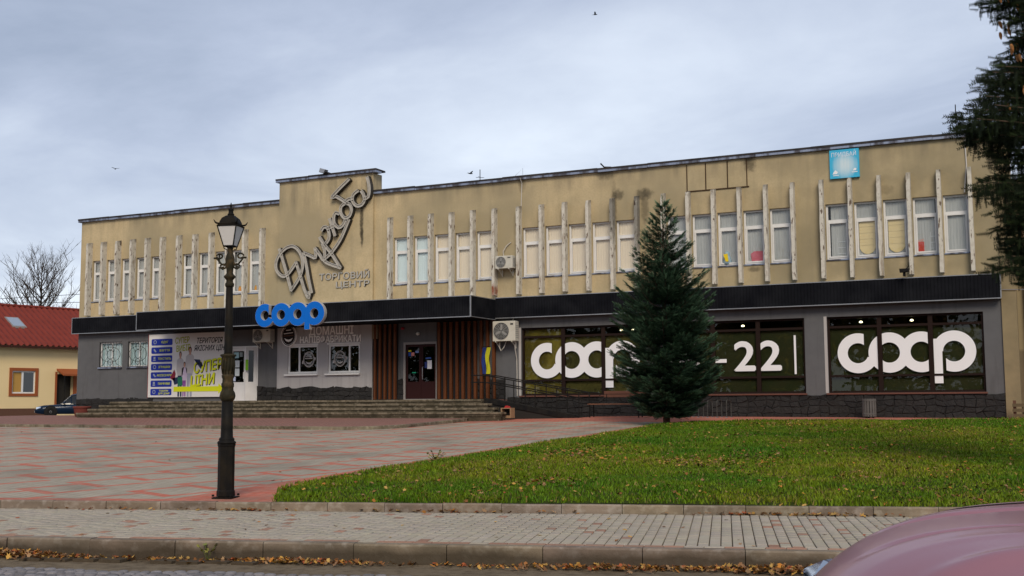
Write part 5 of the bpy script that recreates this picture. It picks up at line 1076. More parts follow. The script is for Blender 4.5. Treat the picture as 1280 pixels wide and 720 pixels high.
# dark hanging spruce at the right edge with long drooping branches and cones
def weeping_spruce(loc, H, seed):
    rs = np.random.default_rng(seed); t = thing('tall_spruce', 'tall dark spruce with drooping cone hung branches reaching in from the right edge', 'spruce', loc)
    MB().tube([(0, 0, -.2), (.05, .02, H*.3), (0, .05, H*.7), (0, 0, H)], [.26, .20, .11, .02], 12).build('trunk', BARK, t, True)
    P = []; D = []; S = []; C = []; bm_ = MB(); cones = []
    LEFT = math.atan2(-.432, -.902)
    spec = []
    for k in range(190):
        z = 3.5+k*(H-3.9)/190; L0 = 1.25*(1-max(0, z-7)/(H-6.2))**.8
        spec.append((z+rs.uniform(-.15, .15), rs.uniform(0, 2*np.pi), max(.3, L0*rs.uniform(.6, 1.0))))
    for z, L in ((3.65, 1.3), (3.85, 1.65), (4.05, 1.7), (4.2, 1.5), (4.5, 1.8), (4.7, 1.7), (5.05, 2.0), (5.2, 1.75), (5.5, 1.5), (5.75, 1.6), (5.95, 2.05), (6.1, 2.35), (6.2, 2.2), (6.4, 1.95), (6.6, 1.75), (6.8, 1.72), (7.0, 1.6), (7.3, 1.3), (7.5, 1.15), (7.75, 1.3), (8.0, 1.65), (8.3, 1.75), (8.6, 1.6)):
        for q in range(3): spec.append((z-.40-.08*q, LEFT+rs.uniform(-.30, .30), L*.93*rs.uniform(.80, 1.0)))
    for z0, a, L in spec:
        d2 = np.array([math.cos(a), math.sin(a)]); nseg = max(4, int(L/.10)); pts = []
        for k in range(nseg+1): q = k/nseg; pts.append(np.array([d2[0]*L*q, d2[1]*L*q, z0+L*(-.30*q+.22*q*q)+.0]))
        bm_.tube([tuple(pts[0]), tuple(pts[nseg//2]), tuple(pts[-1])], [.035, .02, .007], 5, cap=False); side = np.array([-d2[1], d2[0], 0])
        for k in range(1, nseg+1):
            q = k/nseg; spread = .12+L*.20*(1-abs(q-.5))
            for j in range(4):     # short twigs along the branch
                sg_ = rs.choice((-1, 1)); e = rs.random(); P.append(pts[k]+side*sg_*spread*e+np.array([0, 0, -.04*e])); D.append(np.array([d2[0], d2[1], rs.uniform(-.5, .35)])+side*sg_*rs.uniform(.1, .9)); S.append(rs.uniform(.13, .24)); C.append((np.array((.008, .015, .006))+np.array((.018, .026, .006))*rs.random()**2)*rs.uniform(.7, 1.2))
            for h in range(3 if q > .12 else 1):     # curtains of hanging twigs
                sg_ = rs.choice((-1, 1)); e = rs.random(); hl_ = rs.uniform(.10, .48)*(1.1-.55*q); p0 = pts[k]+side*sg_*spread*e; nn = max(1, int(hl_/.09))
                for m_ in range(nn): P.append(p0+np.array([rs.uniform(-.02, .02), rs.uniform(-.02, .02), -.09*m_])); D.append(np.array([rs.uniform(-.25, .25), rs.uniform(-.25, .25), -1.0])); S.append(rs.uniform(.12, .19)); C.append((np.array((.006, .012, .005))+np.array((.014, .022, .005))*rs.random()**2)*rs.uniform(.7, 1.2))
                if rs.random() < (.30 if q > .45 else .03) and len(cones) < 230 and abs(((a-LEFT+np.pi) % (2*np.pi))-np.pi) < 1.4: cones.append(p0+np.array([d2[0]*.10-.05, d2[1]*.10-.06, -hl_*rs.uniform(.6, 1.1)]))
    P, D, S, C = map(np.array, (P, D, S, C)); T = twig_template(rs, 6, w=.14)
    U = rs.normal(0, 1, (len(P), 3)); U[:, 2] *= .5; U += np.array([.3, .1, .2])
    conifer_mesh(P, D, U, S, T, C, 'crown', NEED, t); bm_.build('branches', BARK, t)
    CM = M('spruce_cone', (.42, .19, .065), .7).var(30, .7, (.10, .04, .015), 2).m; me = MB().lathe([(.004, 0), (.016, -.012), (.021, -.04), (.019, -.07), (.010, -.10), (.003, -.115)], 7)
    m0 = bpy.data.meshes.new('cone'); m0.from_pydata(me.v, [], me.f); m0.materials.append(CM)
    for c in cones: o = link('cone', m0, t, tuple(c)); o.scale = (1.25, 1.25, 1.2); o.rotation_euler = (rs.uniform(-.3, .3), rs.uniform(-.3, .3), 0)
    print('weeping twigs', len(P)); return t
weeping_spruce((.55, -20.6, float(gz(.3, -20.3))), 15.5, 5)
# ================================================================ DECIDUOUS TREES
def bare_tree(loc, H, seed, label, spread=.55, depth=6, nm='bare_tree', r0=.22, split=.28, leaf=None):
    rs = random.Random(seed); t = thing(nm, label, 'tree', loc); trunk = MB(); crown = MB(); tips = []
    def grow(p, d, L, r, lev):
        n = 3; pts = [p]; q = p
        for k in range(n): d = (d+Vector((rs.uniform(-.12, .12), rs.uniform(-.12, .12), rs.uniform(-.02, .10)))).normalized(); q = q+d*L/n; pts.append(q)
        (trunk if lev == 0 else crown).tube(pts, [r, r*.9, r*.8, r*.68], 8 if lev == 0 else 4 if lev < 4 else 3, cap=False)
        if lev >= depth-1: tips.append((q, d))
        if lev == depth: return
        for k in range(3 if lev < depth-1 else 4):
            a = rs.uniform(0, 2*math.pi); s = rs.uniform(.35, 1.0)*spread*(1.35 if lev == 0 else 1); nd = (d+Vector((math.cos(a), math.sin(a), rs.uniform(-.15, .25)))*s).normalized(); grow(pts[-1] if k else pts[-2], nd, L*rs.uniform(.62, .92), r*.58, lev+1)
        if lev > 0 and lev < depth-1: grow(q, (d+Vector((0, 0, .35))).normalized(), L*.8, r*.62, lev+1)
    grow(Vector((0, 0, -.1)), Vector((0, 0, 1)), H*split, r0, 0)
    trunk.build('trunk', BARKD, t); crown.build('crown', BARKD, t)
    if leaf is not None:
        P = np.array([list(q) for q, d in tips]); k = rng.integers(0, len(P), leaf[0]); Q = P[k]+rng.normal(0, leaf[2], (leaf[0], 3)); n = len(Q); a = rng.normal(0, 1, (n, 2, 3))*leaf[3]; V = np.stack([Q, Q+a[:, 0], Q+a[:, 0]+a[:, 1], Q+a[:, 1]], 1)
        np_mesh('foliage', V.reshape(-1, 3), np.arange(n*4).reshape(-1, 4), LFM, t, None, np.array(leaf[1])[None]*rng.uniform(.5, 1.3, (n, 1)))
    return t
BARKD = M('dark_bark', (.055, .042, .034), .95).m
def leader_tree(loc, H, seed, label):
    rs = random.Random(seed); t = thing('bare_tree', label, 'tree', loc); m = MB(); m.tube([(0, 0, -.1), (.05, 0, H*.25), (-.06, .05, H*.5), (.04, 0, H*.75), (0, 0, H*.98)], [.24, .20, .15, .06, .012], 8); m.build('trunk', BARKD, t); m = MB()
    def br(p, d, L, r, lev):
        pts = [p]; q = p; n = 5
        for k in range(n): d = (d+Vector((rs.uniform(-.16, .16), rs.uniform(-.16, .16), rs.uniform(.0, .26) if lev < 2 else rs.uniform(-.1, .2)))).normalized(); q = q+d*L/n; pts.append(q)
        m.tube(pts, [r*(1-.8*k/n) for k in range(n+1)], 4 if lev == 0 else 3, cap=False)
        if lev == 2: return
        for k in range(7 if lev == 0 else 5): f = rs.uniform(.2, 1.0); i = min(int(f*n), n-1); a = rs.uniform(0, 6.283); br(pts[i].lerp(pts[i+1], f*n-i), (d*.75+Vector((math.cos(a), math.sin(a), rs.uniform(-.1, .6)))*.8).normalized(), L*rs.uniform(.28, .5), r*.48, lev+1)
    for k in range(58):
        f = .28+.66*k/58; a = k*2.4+rs.uniform(-.4, .4); rad = H*.36*math.sin(math.pi*min(1, (f-.08)/.95))**.8*rs.uniform(.7, 1.1); br(Vector((0, 0, H*f)), Vector((math.cos(a), math.sin(a), .25+f*.9)).normalized(), max(.8, rad), .11*(1.15-f), 0)
    m.build('crown', BARKD, t); return t
leader_tree((-75.6, 28.3, .8), 12.6, 4, 'leafless dark tree rising behind the red roof against the sky')
bare_tree((-86.5, 27.0, .8), 7.2, 12, 'small leafless treetop at the left end of the red roof', .60, 5, r0=.16, split=.40)
# trees across the road behind the viewer: the glass mirrors them
for k, (x, y, h) in enumerate(((-9, -66, 13), (3, -69, 15), (14, -64, 12), (-24, -70, 14))):
    bare_tree((x, y, -.2), h, 40+k, ('golden autumn tree across the road, opposite the spruce', 'tallest golden autumn tree across the road', 'golden autumn tree across the road, opposite the right wing', 'golden autumn tree across the road, opposite the poster')[k], .6, 4, 'autumn_tree', .3, .3, (9000, (.42, .26, .04), .55, .16))
# wooded park edge far across the road, mirrored in the glass
cl = rng.uniform((-150, -104, 2), (70, -92, 11), (260, 3)); kk_ = rng.integers(0, 260, 26000); Q = cl[kk_]+rng.normal(0, 1, (26000, 3))*np.array([2.6, 1.6, 1.9]); Q[:, 2] = np.abs(Q[:, 2]); a = rng.normal(0, .42, (26000, 2, 3)); Vt = np.stack([Q, Q+a[:, 0], Q+a[:, 0]+a[:, 1], Q+a[:, 1]], 1)
pal_ = np.array([(.10, .11, .025), (.05, .07, .02), (.24, .17, .03), (.14, .13, .03)])[kk_ % 4]*rng.uniform(.6, 1.3, (26000, 1)); np_mesh('treeline', Vt.reshape(-1, 3), np.arange(26000*4).reshape(-1, 4), LFM, None, 'stuff', pal_, label='wooded park edge far across the road behind the viewer')
# ================================================================ FAR HOUSE
Hh = thing('red_roofed_house', 'low cream house with a red metal tile roof at the left edge', 'house', (-63.27, 13.93, 0), math.atan2(.977, .214))
# local frame: x along the facade away from the viewer, y into the house
cream = M('cream_plaster', (.80, .62, .34), .9).var(.6, .4, (.72, .56, .30), 4).bump(40, .2, .006).m; ORG = M('orange_surround', (.30, .085, .03), .85).m; BRN = M('brown_footing', (.12, .06, .04), .9).bump(12, .6, .02).m
wz = (.55, 5.45)
wall([(.92, 2.55, 2.22, 3.72), (4.15, 5.35, .95, 3.55)], -14, 16, wz[0], wz[1], 0, .3, 'wall', cream, Hh); MB().box(-14, 16, .32, 8.2, .55, 5.4).build('inner_block', DARKROOM, Hh); m = MB(); m.box(-14.02, -14.0, .0, 8.2, .55, 5.45); m.box(16.0, 16.02, 0, 8.2, .55, 5.45); m.box(-14, 16, 8.2, 8.22, .55, 5.45); m.build('end_wall', cream, Hh)
MB().box(-14, 4.1, -.06, -.001, .5, 1.22).build('footing', BRN, Hh)
wf = MB().box(.92, 1.0, .04, .10, 2.22, 3.72); wf.box(2.47, 2.55, .04, .10, 2.22, 3.72); wf.box(1.0, 2.47, .041, .10, 2.22, 2.31); wf.box(1.0, 2.47, .041, .10, 3.63, 3.72); wf.box(1.62, 1.74, .042, .10, 2.31, 3.63); wfo = wf.build('window', WHITEPVC, Hh)
MB().box(1.0, 1.62, .12, .13, 2.31, 3.63).build('curtain', M('ochre_curtain', (.45, .26, .07), .9).m, wfo); MB().box(1.74, 2.47, .07, .075, 2.31, 3.63).build('pane', glass('far_glass', (.5, .5, .5), .05), wfo)
sr_ = MB(); sr_.box(.72, .918, -.05, -.001, 2.03, 3.92); sr_.box(2.552, 2.76, -.05, -.001, 2.03, 3.92); sr_.box(.919, 2.551, -.05, -.001, 3.722, 3.92); sr_.box(.919, 2.551, -.05, -.001, 2.03, 2.218); sr_.build('window_surround', ORG, Hh)
ds = MB(); ds.box(4.0, 4.14, -.03, -.001, .95, 3.7); ds.box(5.36, 5.62, -.05, -.001, .9, 3.6); ds.build('door_surround', ORG, Hh)
aw = MB(); aw.add([(4.1, 0, 3.92), (5.7, 0, 3.92), (5.7, -.9, 3.55), (4.1, -.9, 3.55), (4.1, 0, 3.80), (5.7, 0, 3.80), (5.7, -.9, 3.42), (4.1, -.9, 3.42)], [(0, 3, 2, 1), (4, 5, 6, 7), (3, 7, 6, 2), (0, 4, 7, 3), (1, 2, 6, 5)]); aw.build('awning', ORG, Hh)
m = MB(); m.box(4.2, 5.3, -.001, .06, .95, 1.0); m.box(4.15, 4.22, -.9, -.84, 1, 3.45); m.build('awning_post', BLACKM, Hh)
wl_ = MB(); wl_.lathe([(.0, 0), (.10, .02), (.10, .10), (0, .14)], 10, (-.62, -.12, 3.62)); wl_.box(-.66, -.58, -.1, -.001, 3.68, 3.74); wl_.build('wall_lamp', BLACKM, Hh)
rt = M('red_metal_roof', (.19, .033, .022), .7).var(.7, .5, (.135, .024, .016), 4).m; V = []; nx, nyy = 620, 14
rise = math.tan(R(38))
for j in range(nyy+1):
    for i in range(nx+1): x = -15+32*i/nx; yy = -.55+5.0*j/nyy; st_ = .045*((j) % 2); V.append((x, yy, 5.42+(yy+.55)*.60+.060*math.sin(2*math.pi*x/.42)+st_))
F_ = np.array([(j*(nx+1)+i, j*(nx+1)+i+1, (j+1)*(nx+1)+i+1, (j+1)*(nx+1)+i) for j in range(nyy) for i in range(nx)])
np_mesh('roof', np.array(V), F_, rt, Hh, smooth=False)
m = MB(); m.add([(-15, 4.42, 8.38), (17, 4.42, 8.38), (17, 9, 5.6), (-15, 9, 5.6)], [(0, 1, 2, 3)]); m.build('rear_roof', rt, Hh)
m = MB(); m.tube([(-15, 4.45, 8.46), (17, 4.45, 8.46)], .10, 8); m.build('ridge_cap', rt, Hh); m = MB(); m.box(-15, 17, -.62, -.50, 5.24, 5.38); m.build('gutter', M('dark_gutter', (.05, .02, .015), .6).m, Hh)
for k in range(16): m = MB(); x = -14.5+k*2; m.prism([(x, 7.95), (x+.10, 7.95), (x+.10, 8.05), (x, 8.05)], 3.4, 3.5); 
sk = MB(); s0 = 5.42+(1.45+.55)*.6; y0_, y1_ = 1.55, 2.75; zf_ = lambda y: 5.42+(y+.55)*.60+.10
sk.add([(.15, y0_, zf_(y0_)), (1.15, y0_, zf_(y0_)), (1.15, y1_, zf_(y1_)), (.15, y1_, zf_(y1_)), (.15, y0_, zf_(y0_)-.12), (1.15, y0_, zf_(y0_)-.12), (1.15, y1_, zf_(y1_)-.12), (.15, y1_, zf_(y1_)-.12)], [(0, 1, 2, 3), (0, 4, 5, 1), (1, 5, 6, 2), (2, 6, 7, 3), (3, 7, 4, 0)]); sk.v = [(x+1.55, y, z) for x, y, z in sk.v]; sko = sk.build('skylight', M('skylight_frame', (.25, .22, .2), .4).m, Hh)
m = MB(); m.add([(.23, y0_+.08, zf_(y0_+.08)+.01), (1.07, y0_+.08, zf_(y0_+.08)+.01), (1.07, y1_-.08, zf_(y1_-.08)+.01), (.23, y1_-.08, zf_(y1_-.08)+.01)], [(0, 1, 2, 3)]); m.v = [(x+1.55, y, z) for x, y, z in m.v]; m.build('skylight_pane', M('skylight_glass', (.5, .55, .6), .08, .6).m, sko)
# wires across the sky at the left
for k, (za, zb) in enumerate(((11.6, 13.1), (11.3, 10.8), (10.6, 10.3))):
    m = MB(); m.tube([(-95+i*6, 38+i*1.2, za+(zb-za)*i/8-.15*math.sin(math.pi*i/8)) for i in range(9)], .025, 5); tag(m.build('overhead_wire', BLACKM), ('highest thin wire sloping up behind the leafless tree', 'middle thin wire crossing behind the leafless tree', 'lowest thin wire crossing behind the leafless tree')[k], 'wire', 'overhead wires at the left')
# ================================================================ CARS
def loft(secs, name, mat, parent, closed=False, smooth=True):
    n = len(secs[0]); m = MB(); m.add([p for s in secs for p in s], [(i*n+j, i*n+j+1, (i+1)*n+j+1, (i+1)*n+j) for i in range(len(secs)-1) for j in range(n-1)]+([(i*n+n-1, i*n, (i+1)*n, (i+1)*n+n-1) for i in range(len(secs)-1)] if closed else []))
    o = m.build(name, mat, parent, smooth); return o
TYRE = M('tyre_rubber', (.02, .02, .02), .85).m; RIM = M('alloy_rim', (.45, .45, .46), .3, .8).m; CGL = M('car_glass', (.015, .018, .02), .05).m; CHR = M('chrome', (.75, .76, .78), .12, 1.0).m; PLAS = M('black_plastic', (.015, .015, .016), .5).m
def wheel(t, x, y, r, w=.2):
    s = 1 if y > 0 else -1; m = MB(); n = 28; prof = [(r*.62, -w/2), (r*.94, -w/2), (r, -w/2+.03), (r, w/2-.03), (r*.94, w/2), (r*.62, w/2)]
    vs = [(x+q*math.cos(2*math.pi*k/n), y+o_, r+q*math.sin(2*math.pi*k/n)) for q, o_ in prof for k in range(n)]; m.add(vs, [(i*n+k, i*n+(k+1) % n, (i+1)*n+(k+1) % n, (i+1)*n+k) for i in range(5) for k in range(n)]); wo_ = m.build('wheel', TYRE, t, True)
    m = MB(); yo = y+s*(w/2-.02)
    for k in range(7):
        a = 2*math.pi*k/7; m.add([(x+.06*math.cos(a-.5), yo+s*.01, r+.06*math.sin(a-.5)), (x+r*.60*math.cos(a-.13), yo, r+r*.60*math.sin(a-.13)), (x+r*.60*math.cos(a+.13), yo, r+r*.60*math.sin(a+.13)), (x+.06*math.cos(a+.5), yo+s*.01, r+.06*math.sin(a+.5))], [(0, 1, 2, 3)])
    q_ = [(x+q*math.cos(2*math.pi*k/n), yo+o_, r+q*math.sin(2*math.pi*k/n)) for q, o_ in ((r*.57, 0), (r*.66, s*.015)) for k in range(n)]; m.add(q_, [(k, (k+1) % n, n+(k+1) % n, n+k) for k in range(n)]); m.add([(x+r*.6*math.cos(2*math.pi*k/n), y, r+r*.6*math.sin(2*math.pi*k/n)) for k in range(n)], [tuple(range(n))]); m.build('rim', RIM, wo_)
def car(loc, rz, L, W, Hc, paint, label, r=.33, suv=False, hood_part=False):
    """nose points to -X in the car's own frame"""
    t = thing('parked_car', label, 'car', loc, rz); hw = W/2
    bl = [0, .03, .10, .22, .36, .50, .62, .75, .88, .95, .985, 1.0]                       # stations along the length
    zt = [.50, .62, .70, .74, .775, .80, .80, .80, .795, .77, .68, .55] if not suv else [.62, .84, .93, .975, 1.0, 1.03, 1.05, 1.06, 1.07, 1.05, .98, .70]
    zb = [.30, .24, .20, .20, .20, .20, .20, .20, .20, .24, .28, .34]; wd = [.66, .80, .90, .965, .99, 1, 1, 1, .98, .94, .88, .80]; secs = []
    for b, z, z0, w in zip(bl, zt, zb, wd):
        x = -L/2+L*b; h = hw*w; secs.append([(x, -h*.9, z0), (x, -h, z0+.12), (x, -h*1.0, z*.70), (x, -h*.97, z*.88), (x, -h*.86, z*.985), (x, -h*.5, z*1.025), (x, 0, z*1.035), (x, h*.5, z*1.025), (x, h*.86, z*.985), (x, h*.97, z*.88), (x, h, z*.70), (x, h, z0+.12), (x, h*.9, z0)])
    body = loft(secs, 'body', paint, t); m = MB(); m.add(secs[0], [tuple(range(13))]); m.add(secs[-1], [tuple(range(12, -1, -1))]); m.build('bumper', paint, t)
    if hood_part: bpy.data.objects.remove(body); body = loft(secs[3:], 'body', paint, t)
    gb = ([.30, .42, .50, .68, .80, .90] if not suv else [.28, .39, .46, .72, .86, .97]); zt2 = [zt[4]*1.0, Hc*.93, Hc*.99, Hc, Hc*.95, zt[7]*1.02]; wt = [.84, .72, .68, .68, .70, .80]; gs = []
    for b, z, w in zip(gb, zt2, wt):
        x = -L/2+L*b; h = hw*w; zb_ = zt[5]*.96; gs.append([(x, -hw*.90, zb_), (x, -h, max(z-.06, zb_+.01)), (x, -h*.75, z), (x, 0, z+.015), (x, h*.75, z), (x, h, max(z-.06, zb_+.01)), (x, hw*.90, zb_)])
    loft(gs, 'glasshouse', CGL, t)
    rf = [[(p[0], p[1]*1.01, p[2]+.012) for p in s[1:6]] for s in gs[1:5]]; loft(rf, 'roof_panel', paint, t)
    for s in (-1, 1):
        for b in ((1, 1.0), (2.6, .5), (4, 1)):
            i = int(b[0]); a, c = gs[i][0 if s < 0 else 6], gs[i][1 if s < 0 else 5]; MB().tube([(a[0], a[1]*1.005, a[2]), (c[0], c[1]*1.01, c[2]+.02)], .03, 6).build('pillar', paint, t)
        a, c = gs[0][0 if s < 0 else 6], gs[1][1 if s < 0 else 5]; MB().tube([(a[0], a[1], a[2]), (c[0], c[1], c[2]+.02)], .028, 6).build('windscreen_pillar', paint, t)
        m = MB(); m.lathe([(.02, -.06), (.09, -.04), (.10, .02), (.06, .07), (.01, .08)], 10, (-L/2+L*.34, s*(hw+.08), zt[5]+.06)); m.build('mirror', paint, t, True)
        hl = MB(); x = -L/2; z = zt[1]*.93; hl.add([(x+.02, s*hw*.50, z-.06), (x+.10, s*hw*.80, z-.09), (x+.34, s*hw*.955, z-.02), (x+.36, s*hw*.93, z+.07), (x+.10, s*hw*.78, z+.035), (x+.02, s*hw*.50, z+.03)], [tuple(range(6)) if s < 0 else tuple(range(5, -1, -1))]); hl.v = [(a-.02, b*1.02, c) for a, b, c in hl.v]; hl.build('headlight', CHR, t)
        tl = MB(); tl.box(L/2-.10, L/2-.0, s*hw*.55 if s > 0 else -hw*.86, s*hw*.86 if s > 0 else -hw*.55, zt[9]-.20, zt[9]-.05); tl.build('tail_light', M('tail_red', (.3, .01, .01), .3).m, t)
        for wx in (-L*.315, L*.29):
            m = MB(); n = 20; m.add([(wx+(r*1.14)*math.cos(2*math.pi*k/n), s*(hw*.94), r+r*1.14*math.sin(2*math.pi*k/n)) for k in range(n)]+[(wx+(r*1.14)*math.cos(2*math.pi*k/n), s*(hw+.004), r+r*1.14*math.sin(2*math.pi*k/n)) for k in range(n)], [tuple(range(n)), tuple(range(n, 2*n))]+[(k, (k+1) % n, n+(k+1) % n, n+k) for k in range(n)]); m.build('wheel_arch', PLAS, t); wheel(t, wx, s*(hw-.085), r)
    m = MB(); x = -L/2-.012; m.box(x, x+.02, -hw*.42, hw*.42, zt[0]*.86, zt[0]*1.12); m.build('grille', PLAS, t); m = MB(); m.box(x-.012, x, -.26, .26, zt[0]*.60, zt[0]*.60+.11); m.build('number_plate', M('plate_white', (.6, .6, .6), .5).m, t)
    return t
NAVY = M('navy_car_paint', (.007, .018, .042), .35, .2).m; NAVY.node_tree.nodes['Principled BSDF'].inputs['Coat Weight'].default_value = .35
car((-53.9, 11.75, .70), R(46.5), 4.75, 1.82, 1.43, NAVY, 'dark blue saloon car parked beside the cream house, half hidden by the corner')
# pink-mauve car near the viewer: purpose made bonnet
PINKP = M('mauve_car_paint', (.38, .18, .215), .36, .35); PINKP.var(300, .25, (.42, .21, .245), 2); PINK = PINKP.m
for k_, v_ in (('Coat Weight', .35), ('Coat Roughness', .14)): PINK.node_tree.nodes['Principled BSDF'].inputs[k_].default_value = v_
CARX, CARY, CARR = 1.25, -35.02, R(10)
pc = car((CARX, CARY, -.075), CARR, 4.5, 1.84, 1.68, PINK, 'mauve pink car at the bottom right corner of the road, only its bonnet in view', .36, True, True)
L_, hw_ = 4.5, .92
def bonnet_z(a, b):     # a: 0 nose .. 1 windscreen, b: -1..1 across
    z = .80+.255*(1-(1-a)**6)+.075*a; z -= .055*abs(b)**2.2+.10*max(0, abs(b)-.80)**1.4*6*.35
    ridge = math.exp(-((abs(b)-(.50+.12*a))/.045)**2); z += .004*ridge*min(1, a*2.5)
    fl = math.exp(-((abs(b)-.86)/.06)**2); z += .022*fl*min(1, a*3)
    q = (abs(b)-(.26+.13*a))/.028; z -= .030*math.exp(-q*q)*min(1, max(0, a-.12)*4); z += .010/(1+math.exp(-q*1.5))*min(1, max(0, a-.12)*4)
    return z
nb, na = 80, 50; V = []
for i in range(na+1):
    a = i/na; xoff = .0
    for j in range(nb+1):
        b = -1+2*j/nb; nose = .30*abs(b)**2.6*(1-a)**1.3; V.append((-L_/2+.02+1.42*a+nose, b*hw_*(.93+.05*a), bonnet_z(a, b)))
F_ = np.array([(i*(nb+1)+j, (i+1)*(nb+1)+j, (i+1)*(nb+1)+j+1, i*(nb+1)+j+1) for i in range(na) for j in range(nb)])
np_mesh('bonnet', np.array(V), F_[:, ::-1], PINK, pc, smooth=True)
for s in (1,):
    q_ = [V[i*(nb+1)+(72 if s > 0 else 8)] for i in range(3, na+1)]; m = MB(); m.tube([(x, y, z+.001) for x, y, z in q_], .0045, 5); m.build('shut_line', PLAS, pc)
m = MB()      # front face and wings under the bonnet edge
edge = [V[j] for j in range(nb+1)]; lowr = [(x-.05, y*1.03, .28) for x, y, z in edge]; midr = [(x-.07, y*1.03, .62) for x, y, z in edge]; n_ = nb+1
m.add([(x-.004, y, z-.012) for x, y, z in edge]+midr+lowr, [(k*n_+j, k*n_+j+1, (k+1)*n_+j+1, (k+1)*n_+j) for k in (0, 1) for j in range(nb)]); m.build('front_bumper', PINK, pc, True)
for jj in (0, nb):
    s = -1 if jj == 0 else 1; e = [V[i*(nb+1)+jj] for i in range(na+1)]; m = MB(); n_ = na+1; m.add([(x, y, z-.01) for x, y, z in e]+[(x, s*hw_*1.0, .70) for x, y, z in e]+[(x, s*hw_, .40) for x, y, z in e], [((0)*n_+j, 0*n_+j+1, n_+j+1, n_+j) for j in range(na)]+[(n_+j, n_+j+1, 2*n_+j+1, 2*n_+j) for j in range(na)]); m.build('front_wing', PINK, pc, True)
    # headlight wrapping the corner
    hl = []; rows_ = []
    for q in range(9):
        b = s*(.52+.46*q/8); j = int(round((b+1)/2*nb)); x, y, z = V[j]; rows_.append(((x-.022, y*1.022, z-.005), (x-.055, y*1.04, z-.10), (x-.060, y*1.045, z-.20)))
    x, y, z = V[6*(nb+1)+jj]; rows_.append(((x-.02, y*1.025, z-.015), (x-.03, y*1.04, z-.08), (x-.06, y*1.04, z-.15)))
    m = MB(); m.add([p for r_ in rows_ for p in r_], [(3*k+i, 3*k+3+i, 3*k+4+i, 3*k+1+i) for k in range(len(rows_)-1) for i in range(2)]); m.build('headlight', CHR, pc, True)
    m = MB(); m.tube([Vector(r_[0])+Vector((-.006, s*.004, .004)) for r_ in rows_], .009, 6); m.build('headlight_trim', CHR, pc, True)
# ================================================================ ADJACENT BUILDING (right edge)
Ad = thing('neighbour_building', 'drab brownish building set back beyond the right end of the shopping centre', 'building')
adm = M('drab_plaster', (.20, .155, .10), .92).var(.8, .6, (.12, .095, .06), 5).bump(30, .4, .01); zq = adm.xyz()[2]; adm.mix(adm.ramp(zq, 3.0, 3.1, 0, 1), (.30, .24, .14)); ADM = adm.m
ah = [(-.72, .30, 2.9, 5.6), (-.72, .30, 6.3, 8.0), (1.4, 3.0, 2.9, 5.6), (1.4, 3.0, 6.3, 8.0), (4.2, 5.8, 2.9, 5.6), (4.2, 5.8, 6.3, 8.0)]
wall(ah, -1.75, 14, .5, 8.7, 1.2, .3, 'wall', ADM, Ad); MB().box(-1.28, 14, 1.5, 9, 8.5, 8.72).build('roof', ROOFCAP, Ad); MB().box(-1.28, 14, 2.2, 2.3, .6, 8.4).build('dark_room_shell', DARKROOM, Ad)
for a, b, c, d in ah:
    w = b-a; h = d-c; f = MB(); f.box(0, .07, 0, .06, 0, h); f.box(w-.07, w, 0, .06, 0, h); f.box(.07, w-.07, .001, .06, 0, .07); f.box(.07, w-.07, .001, .06, h-.07, h); f.box(w/2-.03, w/2+.03, .002, .06, .07, h-.07); o = f.build('window', TRIM, Ad, loc=(a, 1.3, c)); MB().box(.07, w/2-.03, .03, .035, .07, h-.07).build('pane', GL_SH, o); MB().box(w/2+.03, w-.07, .03, .035, .07, h-.07).build('pane', GL_SH, o); MB().box(.02, w-.02, .3, .31, .1, h-.05).build('curtain', M('slate_blind', (.10, .14, .16), .9).m, o)
m = MB(); m.box(-1.28, 14, .9, 1.19, .5, 1.35); m.build('low_ledge', adm.m, Ad)
for x in (-1.05, -.2): m = MB(); m.tube([(x, 1.05, 1.0), (x+.0, 1.05, 8.6)], .05, 8); m.build('downpipe', M('rusty_pipe', (.16, .10, .06), .7).m, Ad)
m = MB(); m.tube([(X1+.05, -.1, 4.95), (2, -.1, 4.80), (8, 0, 4.95)], .012, 5); tag(m.build('facade_cable', TRIM), 'thin pale cable running right from the canopy corner', 'cable')
lf_ = thing('low_fence', 'low weathered timber fence at the right end of the plinth', 'fence', (-1.55, -.55, .84))
for z in (.05, .22, .38): MB().box(0, 1.9, -.03, .03, z, z+.10).build('rail', M('old_timber', (.11, .085, .05), .9).m, lf_)
for x in (0.02, .9, 1.8): MB().box(x, x+.09, .031, .10, -.1, .58).build('post', BRN, lf_)
# ================================================================ SMALL THINGS ON THE GROUND
bn = thing('bench', 'wooden bench with a backrest board against the stone plinth, partly behind the spruce', 'bench', (-14.35, -1.55, float(gz(-14.3, -1.5))))
for k in range(3): MB().bbox(-1.0, 1.0, -.26+k*.16, -.12+k*.16, .44, .48, .008).build('seat_board', M('bench_wood', (.20, .095, .055), .6).var(4, .5, (.12, .05, .03), 4, sc=(.5, 6, 6)).m, bn)
for k in range(2): MB().bbox(-.55, 1.0, .24, .27, .70+k*.12, .80+k*.12, .008).build('back_board', M('bench_back', (.16, .07, .045), .6).m, bn)
for x in (-.92, .9): m = MB(); m.tube([(x, -.22, -.1), (x, -.22, .44), (x, .16, .44), (x, .16, -.1)], .022, 8); m.build('leg', BLACKM, bn)
for x in (-.45, .9): m = MB(); m.tube([(x, .16, .44), (x, .29, .92)], .018, 8); m.build('back_support', BLACKM, bn)
hp = []
